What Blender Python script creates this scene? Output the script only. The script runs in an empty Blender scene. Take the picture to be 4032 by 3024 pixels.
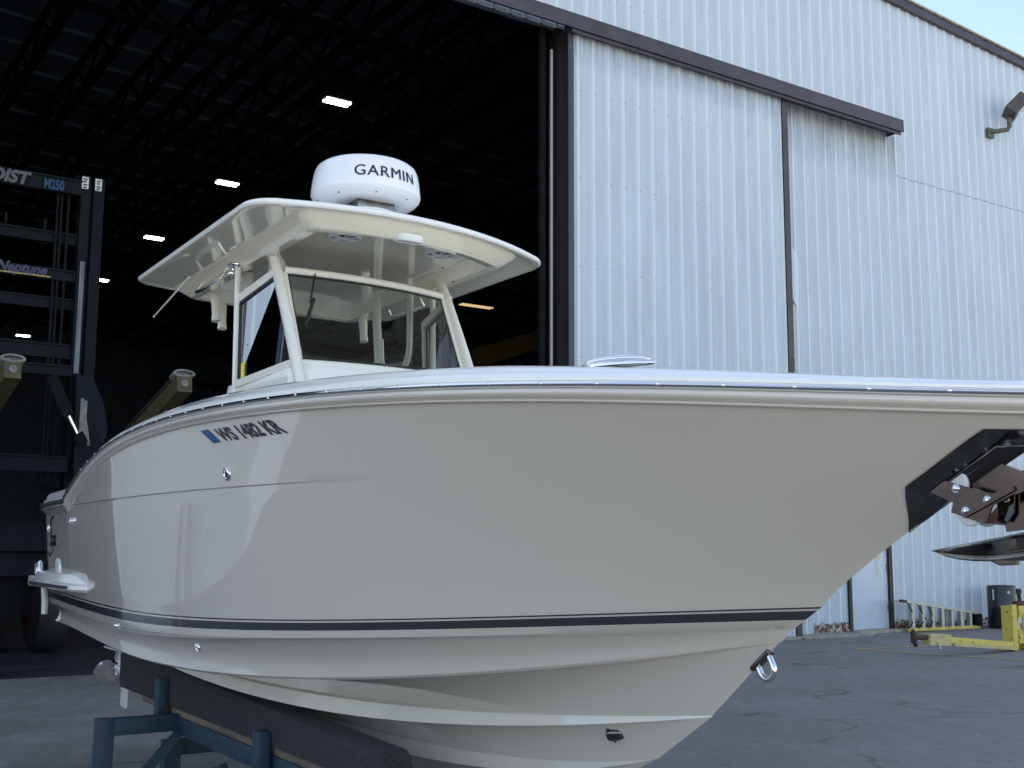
import bpy, bmesh, math, random
import numpy as np
from mathutils import Vector, Matrix
from mathutils.bvhtree import BVHTree

R = math.radians
random.seed(7)
sc = bpy.context.scene

# ------------------------------------------------------------------ camera
PITCH = R(8.07); ROLL = R(0.30)
F = Vector((0, math.cos(PITCH), math.sin(PITCH)))
R0 = Vector((1, 0, 0)); U0 = R0.cross(F)
Rt = R0 * math.cos(ROLL) + U0 * math.sin(ROLL)
Up = U0 * math.cos(ROLL) - R0 * math.sin(ROLL)
cam_d = bpy.data.cameras.new('camera')
cam_d.sensor_width = 36.0
cam_d.lens = 4550 / 4032 * 36.0
cam_d.clip_start = 0.05; cam_d.clip_end = 2000
cam = bpy.data.objects.new('camera', cam_d)
sc.collection.objects.link(cam)
M3 = Matrix((Rt, Up, -F)).transposed()
cam.matrix_world = Matrix.Translation((0, 0, 1.6)) @ M3.to_4x4()
sc.camera = cam

# ------------------------------------------------------------------ light
SUN_EL = R(38); SUN_AZ = R(-50)      # azimuth from +Y towards +X, the sun stands behind the shed
w = bpy.data.worlds.new('World'); sc.world = w; w.use_nodes = True
nt = w.node_tree; bg = nt.nodes['Background']
sky = nt.nodes.new('ShaderNodeTexSky'); sky.sky_type = 'NISHITA'
sky.sun_disc = False; sky.sun_elevation = SUN_EL; sky.sun_rotation = SUN_AZ
sky.air_density = 1.0; sky.dust_density = 0.15; sky.ozone_density = 1.0
# thin high clouds mixed into the sky
tc = nt.nodes.new('ShaderNodeTexCoord'); mp = nt.nodes.new('ShaderNodeMapping')
mp.inputs['Scale'].default_value = (1.0, 1.0, 2.6); mp.inputs['Location'].default_value = (5, 5, 2)
nz = nt.nodes.new('ShaderNodeTexNoise'); nz.inputs['Scale'].default_value = 3.2
nz.inputs['Detail'].default_value = 7; nz.inputs['Roughness'].default_value = .58
rp = nt.nodes.new('ShaderNodeValToRGB'); rp.color_ramp.elements[0].position = .48
rp.color_ramp.elements[1].position = .72
rp.color_ramp.elements[0].color = (0.12, 0.12, 0.12, 1); rp.color_ramp.elements[1].color = (.85, .85, .85, 1)
mx = nt.nodes.new('ShaderNodeMix'); mx.data_type = 'RGBA'
mx.inputs[7].default_value = (4.2, 4.0, 3.8, 1)
nt.links.new(tc.outputs['Generated'], mp.inputs['Vector']); nt.links.new(mp.outputs[0], nz.inputs['Vector'])
nt.links.new(nz.outputs['Fac'], rp.inputs[0]); nt.links.new(rp.outputs[0], mx.inputs[0])
nt.links.new(sky.outputs[0], mx.inputs[6]); nt.links.new(mx.outputs[2], bg.inputs['Color'])
bg.inputs['Strength'].default_value = 0.10
sun_d = bpy.data.lights.new('sun', 'SUN'); sun_d.energy = 5.0; sun_d.angle = R(0.6); sun_d.color = (1, .95, .88)
sun = bpy.data.objects.new('sun', sun_d); sc.collection.objects.link(sun)
sd = Vector((math.sin(SUN_AZ) * math.cos(SUN_EL), math.cos(SUN_AZ) * math.cos(SUN_EL), math.sin(SUN_EL)))
sun.rotation_euler = sd.to_track_quat('Z', 'Y').to_euler()
sun.location = sd * 60
vs = sc.view_settings
vs.view_transform = 'Standard'; vs.look = 'None'; vs.gamma = 1.0; vs.exposure = 1.7
sc.render.film_transparent = False

# ------------------------------------------------------------------ frames
AW = R(56.0)
WD = Vector((math.sin(AW), math.cos(AW), 0)); WN = Vector((math.cos(AW), -math.sin(AW), 0))
P0 = -WN * 15.2; WROT = math.pi / 2 - AW
def wp(s, off, z): return P0 + WD * s + WN * off + Vector((0, 0, z))     # along the shed front, in front of it, up
TH = R(32.7)
BQ = 0.85 * (Vector((-.67, 7.16, 0)) + .05 * Vector((math.cos(TH), math.sin(TH), 0)))
BROT = TH - math.pi / 2

# ------------------------------------------------------------------ materials
def mat(name, col, rough=.5, metal=0, noise=0, nscale=8, bump=0, bscale=None, coat=0, detail=4, spec=.5, stretch=(1,1,1), col2=None, fac=None):
    m = bpy.data.materials.new(name); m.use_nodes = True
    t = m.node_tree; b = t.nodes['Principled BSDF']
    b.inputs['Base Color'].default_value = (*col, 1); b.inputs['Roughness'].default_value = rough
    b.inputs['Metallic'].default_value = metal; b.inputs['Coat Weight'].default_value = coat
    b.inputs['Coat Roughness'].default_value = .03
    b.inputs['Specular IOR Level'].default_value = spec
    tcn = t.nodes.new('ShaderNodeTexCoord'); mpn = t.nodes.new('ShaderNodeMapping')
    mpn.inputs['Scale'].default_value = stretch
    t.links.new(tcn.outputs['Object'], mpn.inputs[0])
    m['vec'] = 1
    if noise or col2:
        n = t.nodes.new('ShaderNodeTexNoise'); n.inputs['Scale'].default_value = nscale
        n.inputs['Detail'].default_value = detail; n.inputs['Roughness'].default_value = .62
        t.links.new(mpn.outputs[0], n.inputs['Vector'])
        r = t.nodes.new('ShaderNodeValToRGB')
        c2 = col2 if col2 else tuple(c * (1 - noise) for c in col)
        c1 = col if col2 else tuple(min(1, c * (1 + noise)) for c in col)
        f = fac if fac else (.35, .68)
        r.color_ramp.elements[0].position = f[0]; r.color_ramp.elements[1].position = f[1]
        r.color_ramp.elements[0].color = (*c2, 1); r.color_ramp.elements[1].color = (*c1, 1)
        t.links.new(n.outputs['Fac'], r.inputs[0]); t.links.new(r.outputs[0], b.inputs['Base Color'])
    if bump:
        n2 = t.nodes.new('ShaderNodeTexNoise'); n2.inputs['Scale'].default_value = bscale or nscale
        n2.inputs['Detail'].default_value = 5
        t.links.new(mpn.outputs[0], n2.inputs['Vector'])
        bp = t.nodes.new('ShaderNodeBump'); bp.inputs['Strength'].default_value = bump; bp.inputs['Distance'].default_value = .02
        t.links.new(n2.outputs['Fac'], bp.inputs['Height']); t.links.new(bp.outputs[0], b.inputs['Normal'])
    return m

class NT:
    """tiny helper to write math graphs"""
    def __init__(s, m): s.t = m.node_tree; s.b = s.t.nodes['Principled BSDF']
    def n(s, k, **kw):
        x = s.t.nodes.new(k)
        for a, v in kw.items(): setattr(x, a, v)
        return x
    def l(s, a, b): s.t.links.new(a, b)
    def math(s, op, a, b=None, c=None):
        x = s.n('ShaderNodeMath', operation=op)
        for i, v in enumerate((a, b, c)):
            if v is None: continue
            if isinstance(v, (int, float)): x.inputs[i].default_value = v
            else: s.l(v, x.inputs[i])
        return x.outputs[0]
    def mix(s, f, a, b):
        x = s.n('ShaderNodeMix', data_type='RGBA')
        for i, v in ((0, f), (6, a), (7, b)):
            if isinstance(v, (int, float)): x.inputs[i].default_value = v
            elif isinstance(v, tuple): x.inputs[i].default_value = (*v, 1)
            else: s.l(v, x.inputs[i])
        return x.outputs[2]
    def noise(s, vec, scale, detail=4, rough=.6, stretch=None):
        if stretch:
            mpn = s.n('ShaderNodeMapping'); mpn.inputs['Scale'].default_value = stretch; s.l(vec, mpn.inputs[0]); vec = mpn.outputs[0]
        x = s.n('ShaderNodeTexNoise'); x.inputs['Scale'].default_value = scale
        x.inputs['Detail'].default_value = detail; x.inputs['Roughness'].default_value = rough
        s.l(vec, x.inputs['Vector']); return x.outputs['Fac']
    def ramp(s, v, a, b):
        x = s.n('ShaderNodeMapRange'); x.inputs[1].default_value = a; x.inputs[2].default_value = b
        s.l(v, x.inputs[0]); return x.outputs[0]
    def coord(s):
        x = s.n('ShaderNodeTexCoord'); return x.outputs['Object']
    def bump(s, h, strength, dist=.01):
        x = s.n('ShaderNodeBump'); x.inputs['Strength'].default_value = strength; x.inputs['Distance'].default_value = dist
        s.l(h, x.inputs['Height']); s.l(x.outputs[0], s.b.inputs['Normal'])

# painted rib panel of the shed: mottled paint, light on the ribs put into the colour, dirt streaks, screw heads
def panel_mat(name, col, s_rib, pitch, rows, z0, dark_top=None):
    m = mat(name, col, .42); q = NT(m); co = q.coord()
    sp = q.n('ShaderNodeSeparateXYZ'); q.l(co, sp.inputs[0]); X, Z = sp.outputs[0], sp.outputs[2]
    n1 = q.noise(co, 1.1, 5, .6, (1.6, 1, .35)); n2 = q.noise(co, 9, 4, .6, (2.2, 1, .12)); n3 = q.noise(co, 26, 3, .6, (1, 1, .5))
    c = q.mix(q.ramp(n1, .35, .7), tuple(x * .90 for x in col), tuple(min(1, x * 1.05) for x in col))
    c = q.mix(q.math('MULTIPLY', q.ramp(n2, .52, .8), .22), c, (.30, .33, .34))
    c = q.mix(q.math('MULTIPLY', q.ramp(n3, .62, .8), .25), c, (.33, .34, .33))
    ru = q.math('ABSOLUTE', q.math('SUBTRACT', q.math('MODULO', q.math('ADD', q.math('SUBTRACT', X, s_rib), 100 * pitch + pitch / 2), pitch), pitch / 2))
    c = q.mix(q.math('MULTIPLY', q.math('LESS_THAN', ru, .052), .45), c, (.78, .83, .87))  # ribs lightened for the light their flanks catch
    # screws
    u = q.math('SUBTRACT', q.math('MODULO', q.math('ADD', q.math('SUBTRACT', X, s_rib + .055), 100 * pitch + pitch / 2), pitch), pitch / 2)
    v = q.math('SUBTRACT', q.math('MODULO', q.math('ADD', Z, 20 * rows + rows / 2 - z0), rows), rows / 2)
    d = q.math('SQRT', q.math('ADD', q.math('MULTIPLY', u, u), q.math('MULTIPLY', v, v)))
    if dark_top: c = q.mix(q.math('MULTIPLY', q.math('MULTIPLY', q.math('LESS_THAN', q.math('ABSOLUTE', q.math('SUBTRACT', Z, q.math('ADD', 9.50, q.math('MULTIPLY', n2, .03)))), .011), q.math('GREATER_THAN', X, 20.1)), .75), c, (.12, .13, .15))  # lap seam: shadow of the joint drawn as a dark line
    c = q.mix(q.math('LESS_THAN', d, .013), c, (.10, .11, .13))
    if dark_top:
        g = q.math('MULTIPLY', q.ramp(Z, dark_top[0], dark_top[1]), q.ramp(n2, .25, .75))  # streaky darkening towards the top of the sheet
        g = q.math('MULTIPLY', g, q.math('LESS_THAN', X, dark_top[2]))
        g = q.math('MULTIPLY', g, q.math('GREATER_THAN', dark_top[1] + .02, Z))
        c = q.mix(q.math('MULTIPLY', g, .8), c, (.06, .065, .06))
    q.l(c, q.b.inputs['Base Color'])
    q.bump(q.noise(co, 1.6, 2, .5, (1.2, 1, .9)), .35, .012)
    return m

WALLC = (.49, .56, .645)
M = {}
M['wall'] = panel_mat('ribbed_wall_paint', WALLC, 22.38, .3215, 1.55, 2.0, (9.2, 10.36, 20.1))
M['leaf'] = panel_mat('sliding_door_paint', WALLC, .22, .3305, 1.53, 1.65, (9.7, 10.3, 30))
M['trim'] = mat('dark_brown_trim', (.045, .036, .045), .45, noise=.25, nscale=3)
M['trim_dark'] = mat('door_edge_brown', (.022, .018, .019), .5, noise=.4, nscale=2, stretch=(1, 1, .4))
M['galv'] = mat('galvanised_strip', (.62, .60, .60), .35, .3)
M['pale_door'] = mat('pale_blue_door_paint', (.56, .62, .72), .4, noise=.05, nscale=4)
M['asphalt'] = mat('asphalt', (.06, .064, .07), .8)
def asphalt():
    m = M['asphalt']; q = NT(m); co = q.coord()
    a = q.noise(co, .35, 5, .6); b_ = q.noise(co, 2.2, 6, .7, (1, .45, 1)); c_ = q.noise(co, 34, 5, .75); e_ = q.noise(co, 7, 6, .75, (1, .6, 1))
    c = q.mix(q.ramp(a, .3, .7), (.145, .139, .130), (.205, .197, .186))
    c = q.mix(q.math('MULTIPLY', q.ramp(b_, .5, .75), .5), c, (.26, .252, .24))
    c = q.mix(q.math('MULTIPLY', q.ramp(e_, .52, .75), .55), c, (.045, .046, .048))
    c = q.mix(q.math('MULTIPLY', q.ramp(c_, .50, .66), .6), c, (.23, .233, .235))
    oil = q.ramp(q.noise(co, .9, 3, .5), .68, .74); c = q.mix(q.math('MULTIPLY', oil, .5), c, (.03, .03, .032))
    vo = q.n('ShaderNodeTexVoronoi', feature='DISTANCE_TO_EDGE'); vo.inputs['Scale'].default_value = .22
    wv = q.n('ShaderNodeVectorMath', operation='ADD'); q.l(co, wv.inputs[0])
    nn = q.n('ShaderNodeTexNoise'); nn.inputs['Scale'].default_value = 1.3; nn.inputs['Detail'].default_value = 6; q.l(co, nn.inputs['Vector'])
    sm = q.n('ShaderNodeVectorMath', operation='SCALE'); sm.inputs[3].default_value = 1.7; q.l(nn.outputs['Color'], sm.inputs[0])
    q.l(sm.outputs[0], wv.inputs[1]); q.l(wv.outputs[0], vo.inputs['Vector'])
    crack = q.math('SUBTRACT', 1, q.ramp(vo.outputs['Distance'], .002, .012))
    crack = q.math('MULTIPLY', crack, q.ramp(q.noise(co, .5, 2), .45, .55))
    c = q.mix(q.math('MULTIPLY', crack, .7), c, (.018, .018, .02))
    v2 = q.n('ShaderNodeTexVoronoi'); v2.inputs['Scale'].default_value = 1.6; q.l(co, v2.inputs['Vector'])
    sepc = q.n('ShaderNodeSeparateColor'); q.l(v2.outputs['Color'], sepc.inputs[0])
    fl = q.math('MULTIPLY', q.math('LESS_THAN', v2.outputs['Distance'], q.math('MULTIPLY', sepc.outputs[0], .055)), q.math('GREATER_THAN', sepc.outputs[1], .45))
    c = q.mix(fl, c, (.5, .5, .48))
    q.l(c, q.b.inputs['Base Color']); q.bump(c_, .5, .006)
asphalt()
M['concrete'] = mat('old_concrete', (.085, .082, .078), .7)
def conc():
    q = NT(M['concrete']); co = q.coord()
    a = q.noise(co, .8, 6, .7, (1, .5, 1)); b_ = q.noise(co, 5, 6, .75, (1, .35, 1))
    c = q.mix(q.ramp(a, .35, .7), (.155, .148, .138), (.25, .238, .22))
    c = q.mix(q.math('MULTIPLY', q.ramp(b_, .5, .72), .7), c, (.34, .33, .31))
    q.l(c, q.b.inputs['Base Color']); q.bump(b_, .4, .004)
conc()
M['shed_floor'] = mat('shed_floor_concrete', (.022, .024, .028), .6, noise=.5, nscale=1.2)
M['bounce_ground'] = mat('pale_bounce_gravel', (.46, .42, .36), .9, noise=.2, nscale=3)
M['kerb'] = mat('pale_concrete', (.34, .31, .26), .8, noise=.3, nscale=9)
M['yellow_line'] = mat('worn_yellow_line_paint', (.42, .33, .12), .7, col2=(.16, .14, .09), nscale=14, fac=(.3, .5))
M['gel'] = mat('stone_grey_gelcoat', (.64, .595, .53), .05, coat=1.0, spec=.5)
M['stripe'] = mat('navy_grey_stripe', (.038, .042, .050), .14, coat=.6)
M['white'] = mat('white_gelcoat', (.86, .85, .81), .14, coat=.5)
M['cream'] = mat('cream_gelcoat', (.88, .82, .65), .10, coat=.8)
M['dome'] = mat('white_radar_plastic', (.84, .85, .87), .22, coat=.3)
M['pipe'] = mat('white_powder_coat', (.82, .80, .73), .22, coat=.3)
M['chrome'] = mat('polished_stainless', (.78, .78, .78), .06, 1.0)
M['dark_chrome'] = mat('dark_polished_steel', (.16, .15, .15), .09, 1.0, noise=.3, nscale=14)
M['black'] = mat('black_rubber', (.012, .012, .013), .5)
M['letter'] = mat('black_lettering', (.012, .014, .022), .35)
M['speaker'] = mat('pale_speaker_plastic', (.62, .62, .63), .35)
M['speaker_dark'] = mat('speaker_cone_black', (.01, .01, .01), .6)
M['dark_inside'] = mat('console_dark', (.03, .03, .032), .6)
M['tag'] = mat('blue_sticker', (.008, .07, .20), .4, noise=.3, nscale=60)
M['yellow_tag'] = mat('yellow_sticker', (.85, .72, .10), .5)
M['carpet'] = mat('charcoal_carpet', (.05, .05, .055), .95, noise=.45, nscale=90, bump=1.0, bscale=140)
M['wood'] = mat('weathered_timber', (.16, .13, .10), .8, noise=.4, nscale=5, stretch=(.3, 4, 4), bump=.3)
M['blue_steel'] = mat('worn_blue_steel', (.010, .042, .078), .55, col2=(.035, .055, .07), nscale=9, fac=(.28, .62))
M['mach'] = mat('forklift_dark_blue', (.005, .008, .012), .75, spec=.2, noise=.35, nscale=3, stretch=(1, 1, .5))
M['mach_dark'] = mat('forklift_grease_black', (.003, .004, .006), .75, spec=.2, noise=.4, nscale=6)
M['mach_pale'] = mat('forklift_pale_strip', (.09, .10, .11), .4, .5, noise=.3, nscale=5, stretch=(3, 3, .4))
M['pad'] = mat('yellowed_fork_pad', (.07, .056, .022), .7, noise=.35, nscale=9)
M['fork_top'] = mat('worn_fork_steel', (.05, .045, .04), .55, .4, noise=.4, nscale=9)
M['rail_white'] = mat('off_white_plastic', (.62, .62, .58), .5, noise=.1)
M['dull_plastic'] = mat('dull_grey_plastic', (.17, .17, .155), .6, noise=.3)
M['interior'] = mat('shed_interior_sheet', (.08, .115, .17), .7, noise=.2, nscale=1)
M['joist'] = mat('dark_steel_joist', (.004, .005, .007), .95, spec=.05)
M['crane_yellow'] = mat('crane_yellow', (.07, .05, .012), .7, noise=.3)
M['yellow_steel'] = mat('chipped_yellow_paint', (.62, .50, .10), .5, col2=(.10, .045, .02), nscale=11, fac=(.33, .42), bump=.3)
M['cream_steel'] = mat('faded_yellow_block', (.52, .44, .20), .6, col2=(.2, .12, .07), nscale=9, fac=(.3, .46))
M['rust'] = mat('rusty_sheet', (.12, .055, .03), .9, col2=(.42, .41, .38), nscale=11, fac=(.42, .52), bump=.8)
M['rust_iron'] = mat('rusty_iron', (.065, .032, .025), .8, noise=.4, nscale=12)
M['alu'] = mat('dull_aluminium', (.42, .42, .38), .4, .7, noise=.15)
M['ladder_yellow'] = mat('yellow_ladder_rail', (.55, .45, .08), .5, noise=.3, nscale=10)
M['white_paint'] = mat('white_paint', (.90, .90, .90), .35)
M['rail_grey'] = mat('grey_fibreglass', (.16, .13, .12), .5)
M['groove'] = mat('groove_shade', (.38, .38, .39), .6)  # darker tone standing in for shade inside the container ribs
M['orange'] = mat('orange_fibreglass', (.75, .13, .03), .5)
M['barrel'] = mat('black_plastic_drum', (.012, .016, .02), .25, noise=.3)
M['lamp_housing'] = mat('bronze_lamp_housing', (.085, .07, .06), .5, noise=.2)
M['lamp_glass'] = mat('lamp_glass', (.30, .36, .37), .08, coat=1)
M['conduit'] = mat('tarnished_conduit', (.11, .10, .075), .5, noise=.3)
M['roller'] = mat('white_nylon_roller', (.72, .74, .75), .35)
M['blade'] = mat('polished_blade_steel', (.42, .41, .40), .12, 1.0, noise=.35, nscale=9)
M['anchor'] = mat('brown_tinted_steel', (.21, .15, .13), .16, 1.0, noise=.2, nscale=6)
M['leaves'] = mat('dry_brown_leaves', (.12, .05, .025), .9, noise=.5, nscale=30)
M['rubber'] = mat('tyre_rubber', (.015, .015, .016), .8)
M['red'] = mat('red_hub', (.06, .008, .008), .6)
def emis(name, col, st):
    m = bpy.data.materials.new(name); m.use_nodes = True; b = m.node_tree.nodes['Principled BSDF']
    b.inputs['Base Color'].default_value = (*col, 1); b.inputs['Emission Color'].default_value = (*col, 1); b.inputs['Emission Strength'].default_value = st
    return m
M['tube'] = emis('lit_tube', (1, .98, .92), 7)
M['amber'] = emis('dim_amber_tube', (1, .70, .36), .22)
def glass_mat():
    m = bpy.data.materials.new('tinted_glass'); m.use_nodes = True; t = m.node_tree
    t.nodes.remove(t.nodes['Principled BSDF']); out = t.nodes['Material Output']
    tr = t.nodes.new('ShaderNodeBsdfTransparent'); tr.inputs[0].default_value = (.70, .74, .70, 1)
    gl = t.nodes.new('ShaderNodeBsdfGlossy'); gl.inputs['Roughness'].default_value = .01
    fr = t.nodes.new('ShaderNodeFresnel'); fr.inputs[0].default_value = 1.75
    ms = t.nodes.new('ShaderNodeMixShader')
    t.links.new(fr.outputs[0], ms.inputs[0]); t.links.new(tr.outputs[0], ms.inputs[1]); t.links.new(gl.outputs[0], ms.inputs[2])
    t.links.new(ms.outputs[0], out.inputs[0]); return m
M['glass'] = glass_mat()

# ------------------------------------------------------------------ mesh helpers
def link(o):
    sc.collection.objects.link(o); return o
class MB:
    def __init__(s): s.v = []; s.f = []; s.m = []
    def add(s, vs, fs, mi=0, T=None):
        o = len(s.v)
        s.v += [tuple(T @ Vector(p)) if T is not None else tuple(p) for p in vs]
        s.f += [tuple(i + o for i in f) for f in fs]; s.m += [mi] * len(fs)
        return s
    def box(s, a, b, mi=0, T=None, bev=0):
        x0, x1 = sorted((a[0], b[0])); y0, y1 = sorted((a[1], b[1])); z0, z1 = sorted((a[2], b[2]))
        if bev:
            bm = bmesh.new(); bmesh.ops.create_cube(bm, size=1)
            for q in bm.verts: q.co = Vector((x0 + (q.co.x + .5) * (x1 - x0), y0 + (q.co.y + .5) * (y1 - y0), z0 + (q.co.z + .5) * (z1 - z0)))
            bmesh.ops.bevel(bm, geom=bm.edges[:], offset=bev, segments=2, affect='EDGES', profile=.6)
            bm.verts.index_update()
            s.add([q.co[:] for q in bm.verts], [[q.index for q in f.verts] for f in bm.faces], mi, T); bm.free(); return s
        vs = [(x0,y0,z0),(x1,y0,z0),(x1,y1,z0),(x0,y1,z0),(x0,y0,z1),(x1,y0,z1),(x1,y1,z1),(x0,y1,z1)]
        return s.add(vs, [(0,3,2,1),(4,5,6,7),(0,1,5,4),(1,2,6,5),(2,3,7,6),(3,0,4,7)], mi, T)
    def tube(s, pts, r, n=10, mi=0, cap=True, ry=None, up=(0, 0, 1)):
        pts = [Vector(p) for p in pts]; rs = r if isinstance(r, (list, tuple)) else [r] * len(pts)
        rings = []; prev = None
        for i, p in enumerate(pts):
            d = (pts[min(i + 1, len(pts) - 1)] - pts[max(i - 1, 0)]).normalized()
            if prev is None:
                u = Vector(up); 
                if abs(u.dot(d)) > .95: u = Vector((1, 0, 0))
                x = (u - d * u.dot(d)).normalized()
            else: x = (prev - d * prev.dot(d)).normalized()
            prev = x; y = d.cross(x); k = (ry / r) if ry else 1
            rings.append([p + x * rs[i] * math.cos(2 * math.pi * j / n) + y * rs[i] * k * math.sin(2 * math.pi * j / n) for j in range(n)])
        vs = [q for rg in rings for q in rg]; fs = []
        for i in range(len(pts) - 1):
            for j in range(n):
                a = i * n + j; b_ = i * n + (j + 1) % n; fs.append((a, b_, b_ + n, a + n))
        if cap: fs += [tuple(range(n))[::-1], tuple(range((len(pts) - 1) * n, len(pts) * n))]
        return s.add(vs, fs, mi)
    def bar(s, a, b_, w_, h_, mi=0, up=(0, 0, 1)):
        a = Vector(a); b_ = Vector(b_); d = (b_ - a); L = d.length; d.normalize(); u = Vector(up)
        if abs(u.dot(d)) > .95: u = Vector((1, 0, 0))
        z = (u - d * u.dot(d)).normalized(); y = z.cross(d)
        T = Matrix((d, y, z)).transposed().to_4x4(); T.translation = a
        return s.box((0, -w_ / 2, -h_ / 2), (L, w_ / 2, h_ / 2), mi, T)
    def lathe(s, prof, n=32, mi=0, T=None, caps=(True, True), mis=None):
        vs = [(r * math.cos(2 * math.pi * j / n), r * math.sin(2 * math.pi * j / n), z) for r, z in prof for j in range(n)]
        for i in range(len(prof) - 1):
            s.add([], [], 0)
        fs = []; ms = []
        for i in range(len(prof) - 1):
            for j in range(n):
                a = i * n + j; b_ = i * n + (j + 1) % n; fs.append((a, b_, b_ + n, a + n)); ms.append(mis[i] if mis else mi)
        if caps[0]: fs.append(tuple(range(n))[::-1]); ms.append(mi)
        if caps[1]: fs.append(tuple(range((len(prof) - 1) * n, len(prof) * n))); ms.append(mi)
        o = len(s.v); s.v += [tuple(T @ Vector(p)) if T is not None else p for p in vs]
        s.f += [tuple(i + o for i in f) for f in fs]; s.m += ms
        return s
    def prism(s, poly, h0, h1, T=None, mi=0):
        n = len(poly); vs = [(x, y, h0) for x, y in poly] + [(x, y, h1) for x, y in poly]
        fs = [tuple(range(n))[::-1], tuple(range(n, 2 * n))] + [(i, (i + 1) % n, n + (i + 1) % n, n + i) for i in range(n)]
        return s.add(vs, fs, mi, T)
    def grid(s, rows, mi=0, mis=None, close=False):
        """rows: list of equally long point lists"""
        n = len(rows[0]); o = len(s.v); s.v += [tuple(p) for r_ in rows for p in r_]
        for i in range(len(rows) - 1):
            for j in range(n - 1 if not close else n):
                k = (j + 1) % n
                s.f.append((o + i * n + j, o + i * n + k, o + (i + 1) * n + k, o + (i + 1) * n + j)); s.m.append(mis[i] if mis else mi)
        return s
    def build(s, name, mats, parent=None, smooth=35, loc=None, rotz=0, fixn=True, weld=0):
        me = bpy.data.meshes.new(name); me.from_pydata(s.v, [], s.f)
        if not isinstance(mats, (list, tuple)): mats = [mats]
        for x in mats: me.materials.append(x)
        for pl, mi in zip(me.polygons, s.m): pl.material_index = mi
        bm = bmesh.new(); bm.from_mesh(me)
        if weld: bmesh.ops.remove_doubles(bm, verts=bm.verts, dist=weld)
        if fixn: bmesh.ops.recalc_face_normals(bm, faces=bm.faces)
        bm.to_mesh(me); bm.free()
        if smooth:
            for pl in me.polygons: pl.use_smooth = True
            me.set_sharp_from_angle(angle=R(smooth))
        o = bpy.data.objects.new(name, me); link(o)
        if parent: o.parent = parent
        if loc is not None: o.location = loc
        if rotz: o.rotation_euler.z = rotz
        return o
def tag(o, label, cat, group=None):
    o['label'] = label; o['category'] = cat
    if group: o['group'] = group
    return o
def thing(name, label, cat, loc=(0, 0, 0), rotz=0, group=None):
    o = bpy.data.objects.new(name, None); link(o); o.location = loc; o.rotation_euler.z = rotz
    return tag(o, label, cat, group)
def struct(o): o['kind'] = 'structure'; return o
def Tm(loc, zdir=(0, 0, 1), xdir=None):
    z = Vector(zdir).normalized(); x = Vector(xdir) if xdir else Vector((1, 0, 0))
    if abs(x.dot(z)) > .95: x = Vector((0, 1, 0))
    x = (x - z * x.dot(z)).normalized(); y = z.cross(x)
    T = Matrix((x, y, z)).transposed().to_4x4(); T.translation = Vector(loc); return T
def text2d(txt, size=1.0, off=0.0, shear=0.0, spacing=1.0, sx=1.0, fine=3, cut=None):
    """flat triangulated lettering: vertices (x, y) and faces"""
    cu = bpy.data.curves.new('lettering', 'FONT'); cu.body = txt; cu.size = size; cu.offset = off; cu.shear = shear
    cu.space_character = spacing; cu.resolution_u = fine; cu.fill_mode = 'FRONT'
    o = bpy.data.objects.new('lettering', cu); link(o); bpy.context.view_layer.update()
    dg = bpy.context.evaluated_depsgraph_get(); me = bpy.data.meshes.new_from_object(o.evaluated_get(dg))
    bm = bmesh.new(); bm.from_mesh(me); bmesh.ops.triangulate(bm, faces=bm.faces)
    if cut:
        for _ in range(2):
            es = [e for e in bm.edges if e.calc_length() > cut]
            if es: bmesh.ops.subdivide_edges(bm, edges=es, cuts=1); bmesh.ops.triangulate(bm, faces=bm.faces)
    bm.verts.index_update()
    vs = [(p.co.x * sx, p.co.y) for p in bm.verts]; fs = [tuple(q.index for q in f.verts) for f in bm.faces]; bm.free()
    bpy.data.objects.remove(o); bpy.data.curves.remove(cu); bpy.data.meshes.remove(me)
    return vs, fs

# ================================================================== SETTING
def sheet(name, pts, m, z=0):
    return MB().add([(x, y, z) for x, y in pts], [tuple(range(len(pts)))]).build(name, m, smooth=0, fixn=False)
g = struct(sheet('ground', [(-400, -400), (400, -400), (400, 400), (-400, 400)], M['asphalt']))
# concrete floor inside the shed, starting at the threshold
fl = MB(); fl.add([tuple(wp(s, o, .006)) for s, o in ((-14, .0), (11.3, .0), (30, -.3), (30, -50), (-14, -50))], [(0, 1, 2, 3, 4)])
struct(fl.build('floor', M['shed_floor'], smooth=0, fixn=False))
ap = MB(); ap.add([tuple(wp(s, o, .004)) for s, o in ((-6, 6.6), (3.2, 6.2), (6.5, 5.2), (11.2, 1.0), (11.2, -.01), (-6, -.01))], [(0, 1, 2, 3, 4, 5)])
struct(ap.build('apron', M['concrete'], smooth=0, fixn=False))
yd = MB(); yd.add([tuple(wp(s_, o_, .004)) for s_, o_ in ((-60, 16.4), (70, 16.4), (70, 90), (-60, 90))], [(0, 1, 2, 3)])  # unseen pale ground added behind the camera to bounce sunlight onto the boat
struct(yd.build('bounce_ground', M['bounce_ground'], smooth=0, fixn=False))
kb = MB()
for s0, s1, o1, h in ((11.3, 16.2, .55, .035), (16.2, 18.1, .62, .03), (18.1, 19.6, .28, .05), (19.6, 24, .10, .03)):
    kb.box((s0, -o1, 0), (s1 - .01, -.02, h))
struct(kb.build('kerb', M['kerb'], loc=P0, rotz=WROT, smooth=0))
def line(name, a, b_, w_=.11):
    a = Vector((*a, 0)); b_ = Vector((*b_, 0)); d = (b_ - a).normalized(); n = Vector((-d.y, d.x, 0)) * w_ / 2
    o = MB().add([tuple(q + Vector((0, 0, .005))) for q in (a - n, b_ - n, b_ + n, a + n)], [(0, 1, 2, 3)]).build(name, M['yellow_line'], smooth=0, fixn=False)
    o['kind'] = 'structure'
line('road_marking', (5.58, 19.07), (12.0, 13.7)); line('road_marking', (5.58, 19.09), (11.5, 22.4))

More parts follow.
